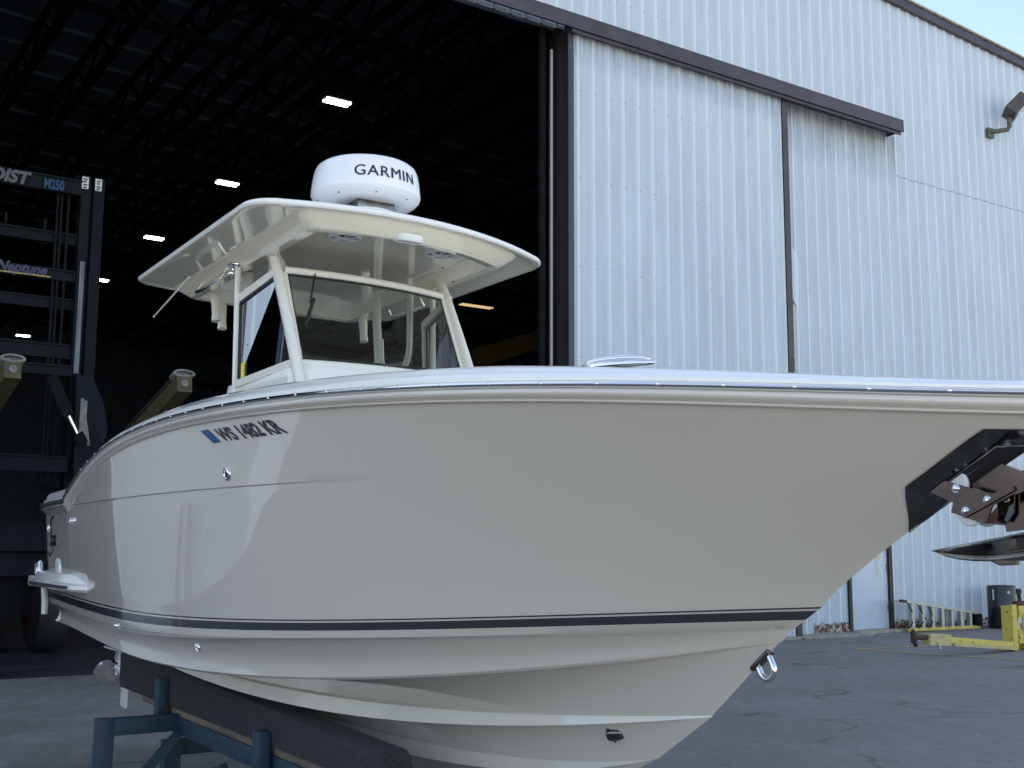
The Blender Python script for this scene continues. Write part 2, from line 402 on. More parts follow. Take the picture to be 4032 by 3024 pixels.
# ================================================================== SHED
def corr(s0, s1, zb, zt, s_rib, pitch, off=0.0, depth=.032, mi=0, mb=None, step=0.0):
    """ribbed sheet in (s, -off, z); zb / zt may be functions of s"""
    prof = []
    k0 = int(math.floor((s0 - s_rib) / pitch)) - 1; k1 = int(math.ceil((s1 - s_rib) / pitch)) + 1
    for k in range(k0, k1 + 1):
        c = s_rib + k * pitch
        for du, h in ((-.050, 0), (-.022, depth), (.022, depth), (.050, 0), (pitch * .33 - .02, 0), (pitch * .33 - .008, .005), (pitch * .33 + .008, .005), (pitch * .33 + .02, 0),
                      (pitch * .66 - .02, 0), (pitch * .66 - .008, .005), (pitch * .66 + .008, .005), (pitch * .66 + .02, 0)):
            prof.append((c + du, h))
    prof = [(s, h) for s, h in prof if s0 < s < s1]
    prof = [(s0, 0)] + prof + [(s1, 0)]
    fb = zb if callable(zb) else (lambda s: zb); ft = zt if callable(zt) else (lambda s: zt)
    mb = mb or MB(); lo = []; hi = []
    for s, h in prof:
        lo.append((s, -(off + h), fb(s))); hi.append((s, -(off + h), ft(s)))
    mb.grid([lo, hi], mi)
    return mb
SR = 3.0; ZR = 14.56
def roofz(s): return ZR - .0585 * abs(s - SR)
shed = thing('metal_shed', 'huge pale blue ribbed metal shed with a tall dark open doorway', 'building', P0, WROT)
S0, S1, DEP = -20.0, 34.0, 50.0
OL, OR, OT = -3.15, 11.3, 10.45
wallmb = MB()
corr(S0, OL, 0, roofz, 22.38, .3215, mb=wallmb)
corr(OL, S1, OT, roofz, 22.38, .3215, mb=wallmb)
corr(OR, 18.12, 0, OT, 22.38, .3215, mb=wallmb)
corr(18.12, 19.44, 2.16, OT, 22.38, .3215, mb=wallmb)
corr(19.44, S1, 0, OT, 22.38, .3215, mb=wallmb)
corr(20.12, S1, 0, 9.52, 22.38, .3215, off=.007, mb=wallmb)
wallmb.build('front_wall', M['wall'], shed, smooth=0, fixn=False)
# a bent corner of sheeting beside the middle post
bp_ = MB(); bp_.grid([[(16.50, -.02, 6.4), (16.72, -.03, 6.5), (16.95, -.035, 6.2)], [(16.5, -.16, 7.3), (16.78, -.05, 7.1), (16.98, -.04, 7.2)], [(16.5, -.10, 7.9), (16.62, -.05, 7.8), (16.7, -.04, 7.7)]])
bp_.build('dented_flashing', M['wall'], shed, smooth=30)
rf = MB()
rows = [[(s, .0, roofz(s) + .02) for s in (S0 - .3, SR, S1 + .3)], [(s, DEP, roofz(s) + .02) for s in (S0 - .3, SR, S1 + .3)]]
rf.grid(rows)
rf.build('roof', M['interior'], shed, smooth=0)
fa = MB()
for a, b_ in ((S0 - .3, SR), (SR, S1 + .3)):
    za, zb_ = roofz(a), roofz(b_)
    for o0, o1, dz0, dz1, mi in ((.04, .12, -.14, .06, 0), (.03, .16, .06, .10, 1)):
        fa.add([(a, -o0, za + dz0), (b_, -o0, zb_ + dz0), (b_, -o1, zb_ + dz0), (a, -o1, za + dz0), (a, -o0, za + dz1), (b_, -o0, zb_ + dz1), (b_, -o1, zb_ + dz1), (a, -o1, za + dz1)],
               [(0, 3, 2, 1), (4, 5, 6, 7), (0, 1, 5, 4), (1, 2, 6, 5), (2, 3, 7, 6), (3, 0, 4, 7)], mi)
fa.build('roof_fascia', [M['trim'], M['kerb']], shed, smooth=0)
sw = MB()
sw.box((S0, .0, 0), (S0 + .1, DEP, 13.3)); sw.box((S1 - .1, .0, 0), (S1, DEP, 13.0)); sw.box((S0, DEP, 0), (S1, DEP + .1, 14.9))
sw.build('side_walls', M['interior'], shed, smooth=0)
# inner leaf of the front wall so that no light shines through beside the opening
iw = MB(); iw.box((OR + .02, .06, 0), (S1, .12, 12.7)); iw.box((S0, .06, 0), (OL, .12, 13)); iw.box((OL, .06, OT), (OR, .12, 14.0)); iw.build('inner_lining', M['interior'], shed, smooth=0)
# steel inside: joists running back into the shed, girders across
for k, s in enumerate(np.arange(-11.2, 24, 1.37)):
    zt = roofz(s) - .35; j = MB(); nseg = 20; L0, L1 = .9, 48.0
    j.box((s - .07, L0, zt - .10), (s + .07, L1, zt)); j.box((s - .09, L0, zt - 1.0), (s + .09, L1, zt - .86))
    ys = np.linspace(L0, L1, nseg * 2 + 1)
    if -4 < s < 16:
        for i in range(nseg * 2):
            za, zb_ = (zt - .05, zt - .93) if i % 2 == 0 else (zt - .93, zt - .05)
            j.bar((s, ys[i], za), (s, ys[i + 1], zb_), .06, .06)
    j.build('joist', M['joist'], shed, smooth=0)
for y in (6.5, 14.5, 22.5, 30.5, 38.5):
    gmb = MB()
    for a, b_ in ((S0 + .2, SR), (SR, S1 - .2)):
        for dz in (-1.5, -2.7): gmb.bar((a, y, roofz(a) + dz), (b_, y, roofz(b_) + dz), .16, .16)
        n = 18; xs = np.linspace(a, b_, n)
        for i in range(n - 1):
            za = -1.5 if i % 2 else -2.7; zb_ = -2.7 if i % 2 else -1.5
            gmb.bar((xs[i], y, roofz(xs[i]) + za), (xs[i + 1], y, roofz(xs[i + 1]) + zb_), .09, .09)
    gmb.build('girder', M['joist'], shed, smooth=0)
rd = MB()
for k in range(30):
    y = .6 + k * 1.6
    rd.bar((S0 + .2, y, roofz(S0) - .17), (SR, y, ZR - .17), .05, .10); rd.bar((SR, y, ZR - .17), (S1 - .2, y, roofz(S1) - .17), .05, .10)
rd.build('roof_ribs', M['interior'], shed, smooth=0)
# door track hood
hood = MB()
hood.box((OL - 9.0, -.47, 10.30), (19.85, -.44, 10.56)); hood.box((OL - 9.0, -.44, 10.525), (19.85, -.04, 10.555)); hood.box((19.82, -.435, 10.32), (19.85, -.04, 10.52))
hood.box((OR - .15, -.43, 10.24), (19.80, -.40, 10.30)); hood.box((11.2, -.20, 10.34), (19.75, -.14, 10.5))
hood.build('door_track_hood', M['trim'], shed, smooth=0)
jb = MB(); jb.box((OR - .16, -.03, 0), (OR, .25, OT)); jb.build('door_jamb', M['trim_dark'], shed, smooth=0)
jt = MB(); jt.tube([(10.92, .12, 0), (10.92, .12, OT)], .07, 12); jt.box((11.02, .0, .0), (11.06, .03, OT - .4), 1); jt.box((10.83, .02, 4.45), (11.07, .2, 4.53), 2)
jt.build('door_guide_pipe', [M['mach_dark'], M['galv'], M['black']], shed)

# sliding doors (each slides on its own)
def sliding_door(name, label, s0, s1, mirror=False):
    d = thing(name, label, 'sliding door', wp(s0, 0, 0), WROT)
    L = s1 - s0
    corr(.12, L - .16, .03, 10.32, .22, .3305, off=.285).build('ribbed_panel', M['leaf'], d, smooth=0, fixn=False)
    bk = MB(); bk.box((.02, -.27, .03), (L - .02, -.10, 10.34)); bk.build('door_core', M['trim_dark'], d, smooth=0)
    t1 = MB(); t1.box((0, -.335, .02), (.115, -.08, 10.34)); t1.build('edge_trim', M['trim_dark' if mirror else 'trim'], d, smooth=0)
    t2 = MB(); t2.box((L - .15, -.335, .02), (L, -.08, 10.30)); t2.build('edge_trim', M['trim'], d, smooth=0)
    return d
dr = sliding_door('sliding_door', 'tall ribbed sliding door with brown edge trim, right of the dark opening', 11.14, 16.46)
e = MB(); e.box((-.004, -.318, .02), (.0, -.03, 10.3)); e.build('worn_door_edge', M['trim_dark'], dr, smooth=0)
hn = MB(); hn.tube([(5.28, -.34, 4.9), (5.3, -.40, 4.95), (5.31, -.40, 5.15), (5.30, -.34, 5.2)], .013, 8); hn.tube([(5.26, -.335, .55), (5.24, -.42, .5), (5.24, -.42, .36), (5.28, -.40, .30)], .022, 8)
hn.build('door_handle', M['rail_white'], dr)
dl = sliding_door('sliding_door', 'second sliding door left of the opening, seen only mirrored in the side window', -8.6, -3.13, True)

# personnel door
pd = thing('personnel_door', 'scuffed pale blue personnel door in a dark frame near the wall base', 'door', wp(18.12, 0, 0), WROT)
b1 = MB(); b1.box((.085, .0, .06), (1.21, .05, 2.07), bev=.006); b1.build('door_leaf', M['pale_door'], pd)
b2 = MB(); b2.box((0, -.05, .0), (.08, .08, 2.16)); b2.box((1.215, -.05, .0), (1.32, .08, 2.16)); b2.box((.08, -.05, 2.08), (1.215, .08, 2.155)); b2.build('door_frame', M['trim_dark'], pd, smooth=0)
for z in (.45, 1.25, 1.9):
    h_ = MB(); h_.tube([(1.19, -.012, z - .06), (1.19, -.012, z + .06)], .016, 8); h_.build('hinge', M['conduit'], pd)
ds = MB(); ds.box((.085, -.02, 0.035), (1.21, .05, .058)); ds.build('door_sill', M['kerb'], pd, smooth=0)
sm_ = MB(); sm_.add([(x, -.003, z) for x, z in ((.55, 1.52), (.72, 1.56), (.84, 1.54), (.86, 1.30), (.89, 1.08), (.93, 1.10), (.93, 1.40), (1.05, 1.44), (1.06, 1.52), (.94, 1.60), (.70, 1.60))], [tuple(range(11))]); sm_.build('paint_scar', M['alu'], pd, smooth=0)

# rusted wall foot and dry leaves
def rust_patch(s0, s1, label):
    mb = MB(); n = 40; lo = []; hi = []
    for i in range(n + 1):
        s = s0 + (s1 - s0) * i / n
        lo.append((s - s0, 0, .0)); hi.append((s - s0, 0, .13 + .05 * math.sin(i * 1.7) * random.random() + .05 * random.random()))
    mb.grid([lo, hi])
    o = mb.build('rust_patch', M['rust'], shed, smooth=0, fixn=False); o.location = (s0, -.037, .045); return o
rust_patch(17.15, 18.1, ''); rust_patch(19.46, 20.3, '')
def leaf_pile(name, label, s0, s1, off, n, h):
    mb = MB()
    for _ in range(n):
        s = random.uniform(s0, s1); o = off + random.gauss(0, .06); z = .06 + abs(random.gauss(0, h)); a = random.uniform(.02, .05)
        T = Matrix.Translation(wp(s, o, z)) @ Matrix.Rotation(random.uniform(0, 6.28), 4, 'Z') @ Matrix.Rotation(random.uniform(-1, 1), 4, 'X')
        mb.add([(-a, 0, 0), (0, -a * .6, .004), (a, 0, 0), (0, a * .6, .006)], [(0, 1, 2, 3)], 0, T)
    o = mb.build(name, M['leaves'], smooth=0, fixn=False); o['kind'] = 'stuff'; tag(o, label, 'leaves')
leaf_pile('dry_leaves', 'dry brown leaves gathered along the foot of the wall behind the ladder', 19.5, 22.6, .18, 420, .07)

# floodlight
fx = thing('floodlight', 'square bronze floodlight on a bent arm high on the ribbed wall', 'lamp', wp(23.55, 0, 11.20), WROT)
m1 = MB(); m1.box((-.10, -.10, -.13), (.12, -.03, .10), bev=.01); m1.build('wall_plate', M['conduit'], fx)
m2 = MB(); m2.tube([(0, -.08, 0), (.24, -.36, .03), (.26, -.40, .10), (.26, -.40, .30)], .055, 12); m2.build('arm', M['conduit'], fx)
hd = MB(); T = Tm((.42, -.52, .52), (.42, -.62, -.66), (.55, -.25, .62))
hd.box((-.26, -.20, -.20), (.30, .20, .10), 0, T, bev=.02)
ho = hd.build('lamp_head', M['lamp_housing'], fx)
g2 = MB(); g2.box((-.16, -.15, .10), (.26, .15, .107), 0, T); g2.build('lens', M['lamp_glass'], ho, smooth=0)

# strip lights
def strip(name, label, s, off, z, L, m, amber=False, grp='lit strip lights under the shed roof'):
    t = thing(name, label, 'strip light', wp(s, off, z), WROT, grp)
    h = MB(); h.box((-L / 2 - .04, -.17, .02), (L / 2 + .04, .17, .07)); h.build('housing', M['joist'], t, smooth=0)
    for y in (-.085, .085):
        q = MB(); q.box((-L / 2, y - .026, -.030), (L / 2, y + .026, .018), bev=.008); q.build('tube', m, t)
    for dx in (-.3, .3):
        c = MB(); c.tube([(L * dx, 0, .07), (L * dx, 0, 1.2)], .01, 5); c.build('cable', M['joist'], t)
for (s, o), lab in zip(((10.06, -6.44), (10.12, -13.17), (10.2, -19.7), (10.35, -26.5), (10.45, -39.9)),
    ('brightest twin strip light, high above the radar dome', 'twin strip light above the left edge of the boat roof', 'small strip light beside the left tip of the boat roof', 'small strip light just right of the forklift mast', 'farthest strip light, seen between the forklift mast beams')):
    strip('strip_light', lab, s, o, 11.0, .56, M['tube'])
strip('strip_light', 'dim amber strip light low at the right of the doorway', 21.2, -18.5, 10.0, 1.3, M['amber'], True, grp='dim strip lights')

# overhead crane beam with a stack lying on a platform behind it
cb = thing('crane_beam', 'yellow overhead crane beam slanting behind the windshield', 'crane', wp(13.6, -13, 5.6), WROT)
c1 = MB(); c1.bar((0, 0, 0), (9, -.2, 3.2), .25, .55); c1.build('beam', M['crane_yellow'], cb, smooth=0)
c2 = MB(); c2.bar((2, 0, 1.1), (2, 0, 5.9), .12, .12); c2.bar((8, -.2, 3.1), (8, -.2, 5.9), .12, .12); c2.build('hanger', M['joist'], cb, smooth=0)
sr = thing('storage_rack', 'dim pallet rack deep inside the shed, right of the windshield', 'rack', wp(13.4, -24, 0), WROT)
for z in (3.4, 5.4, 7.2):
    c3 = MB(); c3.box((0, -.6, z), (10, .6, z + .16)); c3.build('shelf', M['mach'], sr, smooth=0)
for x in (0, 3.3, 6.6, 9.9):
    c3 = MB(); c3.box((x, -.55, 0), (x + .1, -.45, 8.2)); c3.box((x, .45, 0), (x + .1, .55, 8.2)); c3.build('upright', M['mach'], sr, smooth=0)
pk = MB()
for i in range(14): pk.box((.6 + i * .1, -.5, 7.37 + (i % 5) * .05), (1.5 + i * .09, .4, 7.41 + (i % 5) * .05))
tag(pk.build('board_stack', M['rail_white'], smooth=0, loc=wp(14.5, -24, 0), rotz=WROT), 'loose stack of pale boards on the top shelf of the rack', 'boards')

# ================================================================== BOAT  (x forward, y to port, z up from the ground; centre line y = 0)
boat = thing('motorboat', 'stone grey centre console boat with cream hardtop standing before the dark doorway', 'boat', BQ, BROT)
def plan(W, b0, be, n, Ws=None, bs=-3.2):
    def f(x):
        u = min(max((x - b0) / (be - b0), 0), 1); y = W * (1 - u ** n)
        if Ws is not None: y -= (W - Ws) * min(max((b0 - x) / (b0 - bs), 0), 1.3) ** 1.5
        return y
    return f
def pf(pts, deg):
    c = np.polyfit([p[0] for p in pts], [p[1] for p in pts], deg); return lambda x: float(np.polyval(c, x))
# the sheer: a long curve that drops abruptly to the stern quarter
rail_pts = [(-2.35, 1.915), (-2.089, 1.981), (-1.713, 2.064), (-1.342, 2.119), (-1.027, 2.154), (-.671, 2.18), (-.311, 2.193), (.071, 2.197), (.342, 2.196), (.585, 2.195), (.913, 2.189),
            (1.324, 2.175), (1.684, 2.16), (2.064, 2.141), (2.442, 2.112), (2.805, 2.083), (3.148, 2.05), (3.462, 2.023), (3.608, 2.01)]
zs_ = pf(rail_pts, 6)
def z_sheer(x):
    if x < -2.36: return 1.887 - .012 * (x + 2.36)* -0.0
    return max(zs_(x), 1.887) if x < -2.1 else zs_(x)
p_sheer = plan(1.28, -1.0, 3.72, 3.0, 1.17)
BE = 3.72
p_str = plan(1.16, -1.2, 2.82, 2.3, 1.10)
z_str = pf([(-3.54, 1.290), (-2.96, 1.285), (-2.0, 1.268), (-1.0, 1.262), (.468, 1.281), (1.265, 1.323), (2.022, 1.366), (2.515, 1.401), (2.82, 1.418)], 4)
p_kn = plan(1.15, -1.2, 2.70, 2.3, 1.09)
z_kn = pf([(-3.4, 1.195), (-2.883, 1.181), (-1.073, 1.163), (-.289, 1.171), (.44, 1.202), (1.228, 1.249), (1.978, 1.295), (2.468, 1.329), (2.712, 1.347)], 4)
p_ch = plan(1.10, -1.4, 2.64, 2.0, 1.06)
z_ch = pf([(-3.396, 1.072), (-2.2, 1.040), (-1.391, 1.018), (-.597, 1.004), (-.067, 1.006), (.549, 1.032), (1.028, 1.070), (1.471, 1.122), (1.884, 1.179), (2.271, 1.239), (2.643, 1.294)], 4)
p_s1 = plan(.80, -1.8, 2.30, 1.7, .80)
z_u1 = pf([(-3.3, 1.03), (-1.8, .975), (-.402, .921), (.069, .909), (.626, .905), (.853, .911), (1.264, .938), (1.652, .967), (1.992, .992), (2.30, 1.018)], 4)
z_l1 = pf([(-3.3, 1.00), (-1.8, .94), (-.397, .850), (.073, .838), (.58, .842), (1.143, .873), (1.651, .923), (1.991, .968), (2.30, 1.016)], 4)
p_s2 = plan(.48, -2.0, 2.0, 1.6, .48)
z_u2 = pf([(-3.25, .87), (-2, .82), (-1.036, .765), (.016, .735), (.743, .722), (1.495, .748), (1.795, .790), (2.0, .835)], 4)
z_l2 = pf([(-3.25, .84), (-2, .79), (-1.034, .728), (-.316, .685), (.487, .659), (1.073, .668), (1.6, .735), (2.0, .832)], 4)
z_k = pf([(-3.2, .50), (-1, .495), (.2, .50), (.9, .53), (1.5, .60)], 3)
NT_ = 120
ts = [(1 - math.cos(math.pi * i / NT_ / 2)) if False else i / NT_ for i in range(NT_ + 1)]
def taper(y, w_=.3): return min(1, y / w_) if y > 0 else 0
def row(bs, be, pfun, zfun, dp=0, dz=0):
    out = []
    for t in ts:
        x = bs + t * (be - bs); y = max(0, pfun(x)); k = taper(y)
        out.append((x, max(0, y + dp * k), zfun(x) + dz * k))
    out[-1] = (out[-1][0], 0, out[-1][2]); return out
DROP = .052
top = []
for t in ts:
    x = -3.5 + t * (BE - .012 + 3.5); top.append((x, max(0, p_sheer(x) - .012), z_sheer(x) - DROP))
top[-1] = (top[-1][0], 0, top[-1][2])
stt = row(-3.46, 2.82, p_str, z_str)
kz = pf([(-2.436, 1.847), (-1.464, 1.857), (.082, 1.856), (.777, 1.850), (1.272, 1.855), (1.662, 1.849)], 1)
def side_pt(i, w_):
    A, B = stt[i], top[i]; t = ts[i]
    c = .80 * min(1, max(0, (t - .38) / .5)) ** 1.3
    G = (1 - c) * (w_ ** .92) + c * w_ ** 2.3
    hh = w_ ** 1.15
    return (A[0] + (B[0] - A[0]) * hh, A[1] + (B[1] - A[1]) * G, A[2] + (B[2] - A[2]) * w_)
rows = []; mis = []
NW = 22
wk = []   # knuckle position (fraction) per column
for i in range(NT_ + 1):
    A, B = stt[i], top[i]; wk.append(min(.97, max(.3, (kz(A[0] * .4 + B[0] * .6) - A[2]) / (B[2] - A[2]))))
def fade(i): return max(0, min(1, (0.74 - ts[i]) / .22))
def crease(i, w_, inward):
    x, y, z = side_pt(i, w_); return (x, max(0, y - inward * fade(i)), z)
n1, n2 = 8, 14
seq = []
for k in range(n1): seq.append(('hi', 1 - k / n1))
seq += [('g', .004), ('g2', -.004), ('g3', -.012)]
for k in range(1, n2): seq.append(('lo', 1 - k / n2))
for kind, v in seq:
    r_ = []
    for i in range(NT_ + 1):
        if kind == 'hi': w_ = wk[i] + .012 + (1 - wk[i] - .012) * v; r_.append(crease(i, w_, -.007 * (1 - v) ** 1.5))
        elif kind == 'g': r_.append(crease(i, wk[i] + .006, -.008))
        elif kind == 'g2': r_.append(crease(i, wk[i], .003))
        elif kind == 'g3': r_.append(crease(i, wk[i] - .010, .002))
        else: r_.append(side_pt(i, (wk[i] - .02) * v + .0))
    rows.append(r_)
def blend(bs, be, f, dz, dp=0): return [(a[0], max(0, a[1] + dp * taper(a[1])), a[2] + dz(a[0])) for a in row(bs, be, p_str, z_str)]
bandw = lambda x: -.050 + .006 * min(1, max(0, (x - .5) / 2))
def between(A, B, f): return [tuple(a + (b_ - a) * f for a, b_ in zip(p, q)) for p, q in zip(A, B)]
kno = row(-3.42, 2.70, p_kn, z_kn)
rows.append(stt)
full = between(stt, kno, .08), between(stt, kno, .17), between(stt, kno, .60)
mis = [0] * (len(rows) - 1)
rows.append(full[0]); mis.append(1)
rows.append(full[1]); mis.append(0)
rows.append(full[2]); mis.append(1)
rows.append(kno); mis.append(0)
kn2 = row(-3.42, 2.695, p_kn, z_kn, -.012, -.006); rows.append(kn2); mis.append(0)
chn = row(-3.36, 2.64, p_ch, z_ch)
kn3 = row(-3.41, 2.690, p_kn, z_kn, -.034, -.022)
for k in range(7):
    f = k / 7; R_ = between(kn3, chn, f)
    R_ = [(a[0], max(0, a[1] - (.026 - .018 * min(1, max(0, (a[0] - .2) / 2))) * math.sin(math.pi * f) * taper(a[1])), a[2]) for a in R_]; rows.append(R_); mis.append(0)
rows.append(chn); mis.append(0)
rows.append(row(-3.36, 2.635, p_ch, z_ch, -.012, -.010)); mis.append(0)
c2_ = row(-3.35, 2.63, p_ch, z_ch, -.060, -.004); 
u1 = row(-3.3, 2.30, p_s1, z_u1, -.010)
for k in range(7):
    f = k / 7; R_ = between(c2_, u1, f); R_ = [(a[0], max(0, a[1] - .018 * math.sin(math.pi * f) * taper(a[1])), a[2]) for a in R_]; rows.append(R_); mis.append(0)
rows.append(u1); mis.append(0)
rows.append(row(-3.3, 2.298, p_s1, z_u1, .0, -.003)); mis.append(0)
rows.append(row(-3.3, 2.30, p_s1, z_l1, .016)); mis.append(0)
l1b = row(-3.3, 2.295, p_s1, z_l1, -.045, .004); u2 = row(-3.25, 2.0, p_s2, z_u2, -.01)
for k in range(6):
    f = k / 6; R_ = between(l1b, u2, f); R_ = [(a[0], max(0, a[1] - .014 * math.sin(math.pi * f) * taper(a[1])), a[2]) for a in R_]; rows.append(R_); mis.append(0)
rows.append(u2); mis.append(0)
rows.append(row(-3.25, 1.998, p_s2, z_u2, .0, -.003)); mis.append(0)
rows.append(row(-3.25, 2.0, p_s2, z_l2, .014)); mis.append(0)
l2b = row(-3.25, 1.99, p_s2, z_l2, -.04, .004)
kel = [(-3.2 + t * 4.7, 0, z_k(-3.2 + t * 4.7)) for t in ts]
for k in range(5): rows.append(between(l2b, kel, k / 5)); mis.append(0)
rows.append(kel); mis.append(0)
hull = MB()
S_ = [[(x, -y, z) for x, y, z in r_] for r_ in rows]; P_ = [[(x, y, z) for x, y, z in r_] for r_ in rows]
hull.grid(S_, mis=mis); hull.grid(P_, mis=mis)
tr = MB(); tr.grid([[r_[0] for r_ in S_], [r_[0] for r_ in P_]]); hull.add(tr.v, tr.f, 0)
hull_o = hull.build('hull', [M['gel'], M['stripe']], boat, smooth=24, weld=.0004)
bvh = BVHTree.FromPolygons([v.co[:] for v in hull_o.data.vertices], [tuple(p.vertices) for p in hull_o.data.polygons])
def on_hull(x, z, off=.003):
    h = bvh.ray_cast(Vector((x, -4, z)), Vector((0, 1, 0)))
    if h[0] is None: return Vector((x, -.002 - off, z)), Vector((0, -1, 0))
    n = h[1]; n = n if n.y < 0 else -n
    return h[0] + n * off, n

# ---- gunwale, rub rail
def offs(x, inset, dz):
    """point at a distance inboard of the sheer (square to its plan)"""
    e_ = .01; y = p_sheer(x); dy = (p_sheer(min(x + e_, BE)) - p_sheer(x - e_)) / (min(x + e_, BE) - x + e_)
    n = Vector((dy, -1)).normalized()   # inboard for the port side
    return (x + n.x * inset * (1 if True else 0), y + n.y * inset, z_sheer(x) + dz)
SX = [x for x in np.linspace(-3.52, 3.45, 130)] + [3.50, 3.55, 3.60, 3.64, 3.68, 3.70, 3.715]
capf = lambda x: 1 - .48 * min(1, max(0, (x - 2.2) / 1.3))
def strip_rows(prof, sgn, xs=SX):
    out = []
    for ins, dz in prof:
        r_ = []
        for x in xs:
            a = offs(float(x), ins, dz if dz < .02 else .014 + (dz - .014) * capf(x)); r_.append((a[0], max(0, a[1]) * sgn, a[2]))
        out.append(r_)
    return out
mold = MB(); chr_ = MB(); gun = MB()
for sgn in (-1, 1):
    mold.grid(strip_rows([(.016, -.056), (.002, -.057), (-.004, -.052), (-.002, -.047), (.004, -.044), (-.010, -.040), (-.020, -.030), (-.021, -.020), (-.014, -.012), (.0, -.009)], sgn))
    chr_.grid(strip_rows([(.0, -.011), (-.014, -.011), (-.024, -.006), (-.028, .0), (-.024, .007), (-.014, .011), (.0, .012)], sgn))
    gun.grid(strip_rows([(.0, .010), (-.006, .014), (-.006, .026), (.004, .038), (.022, .044), (.040, .058), (.070, .074), (.12, .082), (.19, .084), (.235, .078), (.25, .060), (.25, -.06), (.26, -.10)], sgn))
mold.build('rail_moulding', M['gel'], boat, smooth=50)
rub = chr_.build('rub_rail', M['chrome'], boat, smooth=50)
gun.build('gunwale', M['white'], boat, smooth=40)
blk = MB()
for sgn in (-1,):
    blk.grid(strip_rows([(-.027, -.012), (-.031, -.004), (-.031, .004), (-.027, .011)], sgn, [x for x in np.linspace(-3.52, -1.9, 40)]))
blk.build('black_rub_strip', M['black'], boat, smooth=50)
# screws every 203 mm along the rub rail
L = 0; last = offs(3.71, -.028, 0); x = 3.71; nxt = .10
while x > -1.9:
    x -= .004; a = offs(x, -.028, 0); L += math.dist(a[:2], last[:2]); last = a
    if L >= nxt:
        nxt += .2035; s = MB(); e_ = .02
        n = Vector((0, -1, 0)); q0 = Vector(offs(x - e_, 0, 0)[:2]); q1 = Vector(offs(x + e_, 0, 0)[:2]); d = (q1 - q0).normalized(); n = Vector((d.y * -1 * -1, d.x, 0))
        n = Vector((-d.y, d.x, 0)); n = Vector((n.x, -abs(n.y), 0)).normalized() if True else n
        # outboard direction on the starboard side
        out = Vector((a[0] - offs(x, .05, 0)[0], -(a[1] - offs(x, .05, 0)[1]), 0)).normalized()
        s.lathe([(.0065, 0), (.0062, .0018), (.004, .0032), (.001, .0036)], 12, 0, Tm(Vector((a[0], -a[1], a[2] + .0015)) - out * .0006, out)); s.build('screw', M['chrome'], rub, smooth=50)
# cockpit floor and fore deck
dk = MB(); xs = np.linspace(-3.40, 2.2, 40)
dw = [min(max(0, p_sheer(x) - .27), abs(on_hull(float(x), 1.50, 0)[0].y) - .04) for x in xs]
dk.grid([[(x, -d, 1.50) for x, d in zip(xs, dw)], [(x, d, 1.50) for x, d in zip(xs, dw)]]); dk.build('cockpit_floor', M['white'], boat, smooth=0)
lnr = MB()
for sgn in (-1, 1):
    lnr.grid([[(x, sgn * max(0, p_sheer(x) - .255), z_sheer(x) - .08) for x in xs], [(x, sgn * d, 1.50) for x, d in zip(xs, dw)]])
lnr.build('cockpit_liner', M['white'], boat, smooth=30)
fd = MB(); cols = []
for x in np.linspace(2.75, 3.66, 24):
    hw = max(0.0, offs(float(x), .16, 0)[1]); z = z_sheer(x) + .010 + .056 * capf(x)
    k = min(1, (x - 2.75) / .12); cols.append([(x, hw * v, z - (1 - k) * .10 + .006 * k * (1 - v * v)) for v in np.linspace(-1, 1, 11)])
fd.grid(cols); fd.build('foredeck', M['white'], boat, smooth=40)
ta = MB(); ta.box((-3.46, -1.10, 1.45), (-3.36, 1.10, 1.93), bev=.02); ta.build('transom', M['white'], boat)
sq = MB()   # step-down cap on the stern quarter
sq.grid([[(x, -p_sheer(x) + ins, z_sheer(x) + dz) for x in np.linspace(-3.50, -2.40, 12)] for ins, dz in ((.004, .02), (.012, .06), (.03, .085), (.10, .10), (.24, .10), (.26, .0))]); sq.build('stern_quarter_cap', M['white'], boat, smooth=50)

# ---- cleat that folds into the gunwale
def cleat(x0, y0, ang, z0):
    T = Matrix.Translation((x0, y0, z0)) @ Matrix.Rotation(ang, 4, 'Z')
    c = MB(); n = 40
    rr = []
    for k, (sc_, z) in enumerate(((1.0, 0), (1.0, .005), (.985, .009), (.95, .011), (.80, .012), (.1, .012))):
        rr.append([tuple(T @ Vector((.128 * sc_ * math.cos(2 * math.pi * j / n), .036 * sc_ * math.sin(2 * math.pi * j / n), z))) for j in range(n)])
    c.grid(rr, close=True)
    o = c.build('cleat', M['chrome'], boat, smooth=50)
    a = MB(); pts = [T @ Vector((.112 * math.cos(R(t)), 0,   .012 + .013 * math.sin(R(t)))) for t in range(0, 181, 12)]
    rs = [.004 + .006 * math.sin(R(t)) ** .5 if 0 < t < 180 else .004 for t in range(0, 181, 12)]
    a.tube(pts, rs, 10); a.build('cleat_arm', M['chrome'], o, smooth=60)
cleat(2.545, -.60, R(28), z_sheer(2.55) + .014 + .066 * capf(2.55)); cleat(2.545, .60, R(-28), z_sheer(2.55) + .014 + .066 * capf(2.55))

# ---- hull fittings
def fitting(x, z, r, label=None, dark=False, twin=False):
    p, n = on_hull(x, z, 0)
    m_ = MB(); m_.lathe([(r, -.002), (r, .004), (r * .92, .008), (r * .68, .010), (r * .60, .004), (r * .55, -.002)], 24, 0, Tm(p, n)); o = m_.build('through_hull_fitting', M['chrome'], boat, smooth=50)
    q = MB(); q.lathe([(r * .62, .0025), (.0005, .0025)], 20, 0, Tm(p, n)); q.build('drain_hole', M['black'], o, smooth=0)
FIT = [(.518, 1.912, .030), (-1.295, 1.157, .024), (-.213, 1.114, .024), (-2.24, 1.756, .022), (-2.34, 1.756, .022), (-3.36, 1.722, .026)]
for f in FIT: fitting(*f)

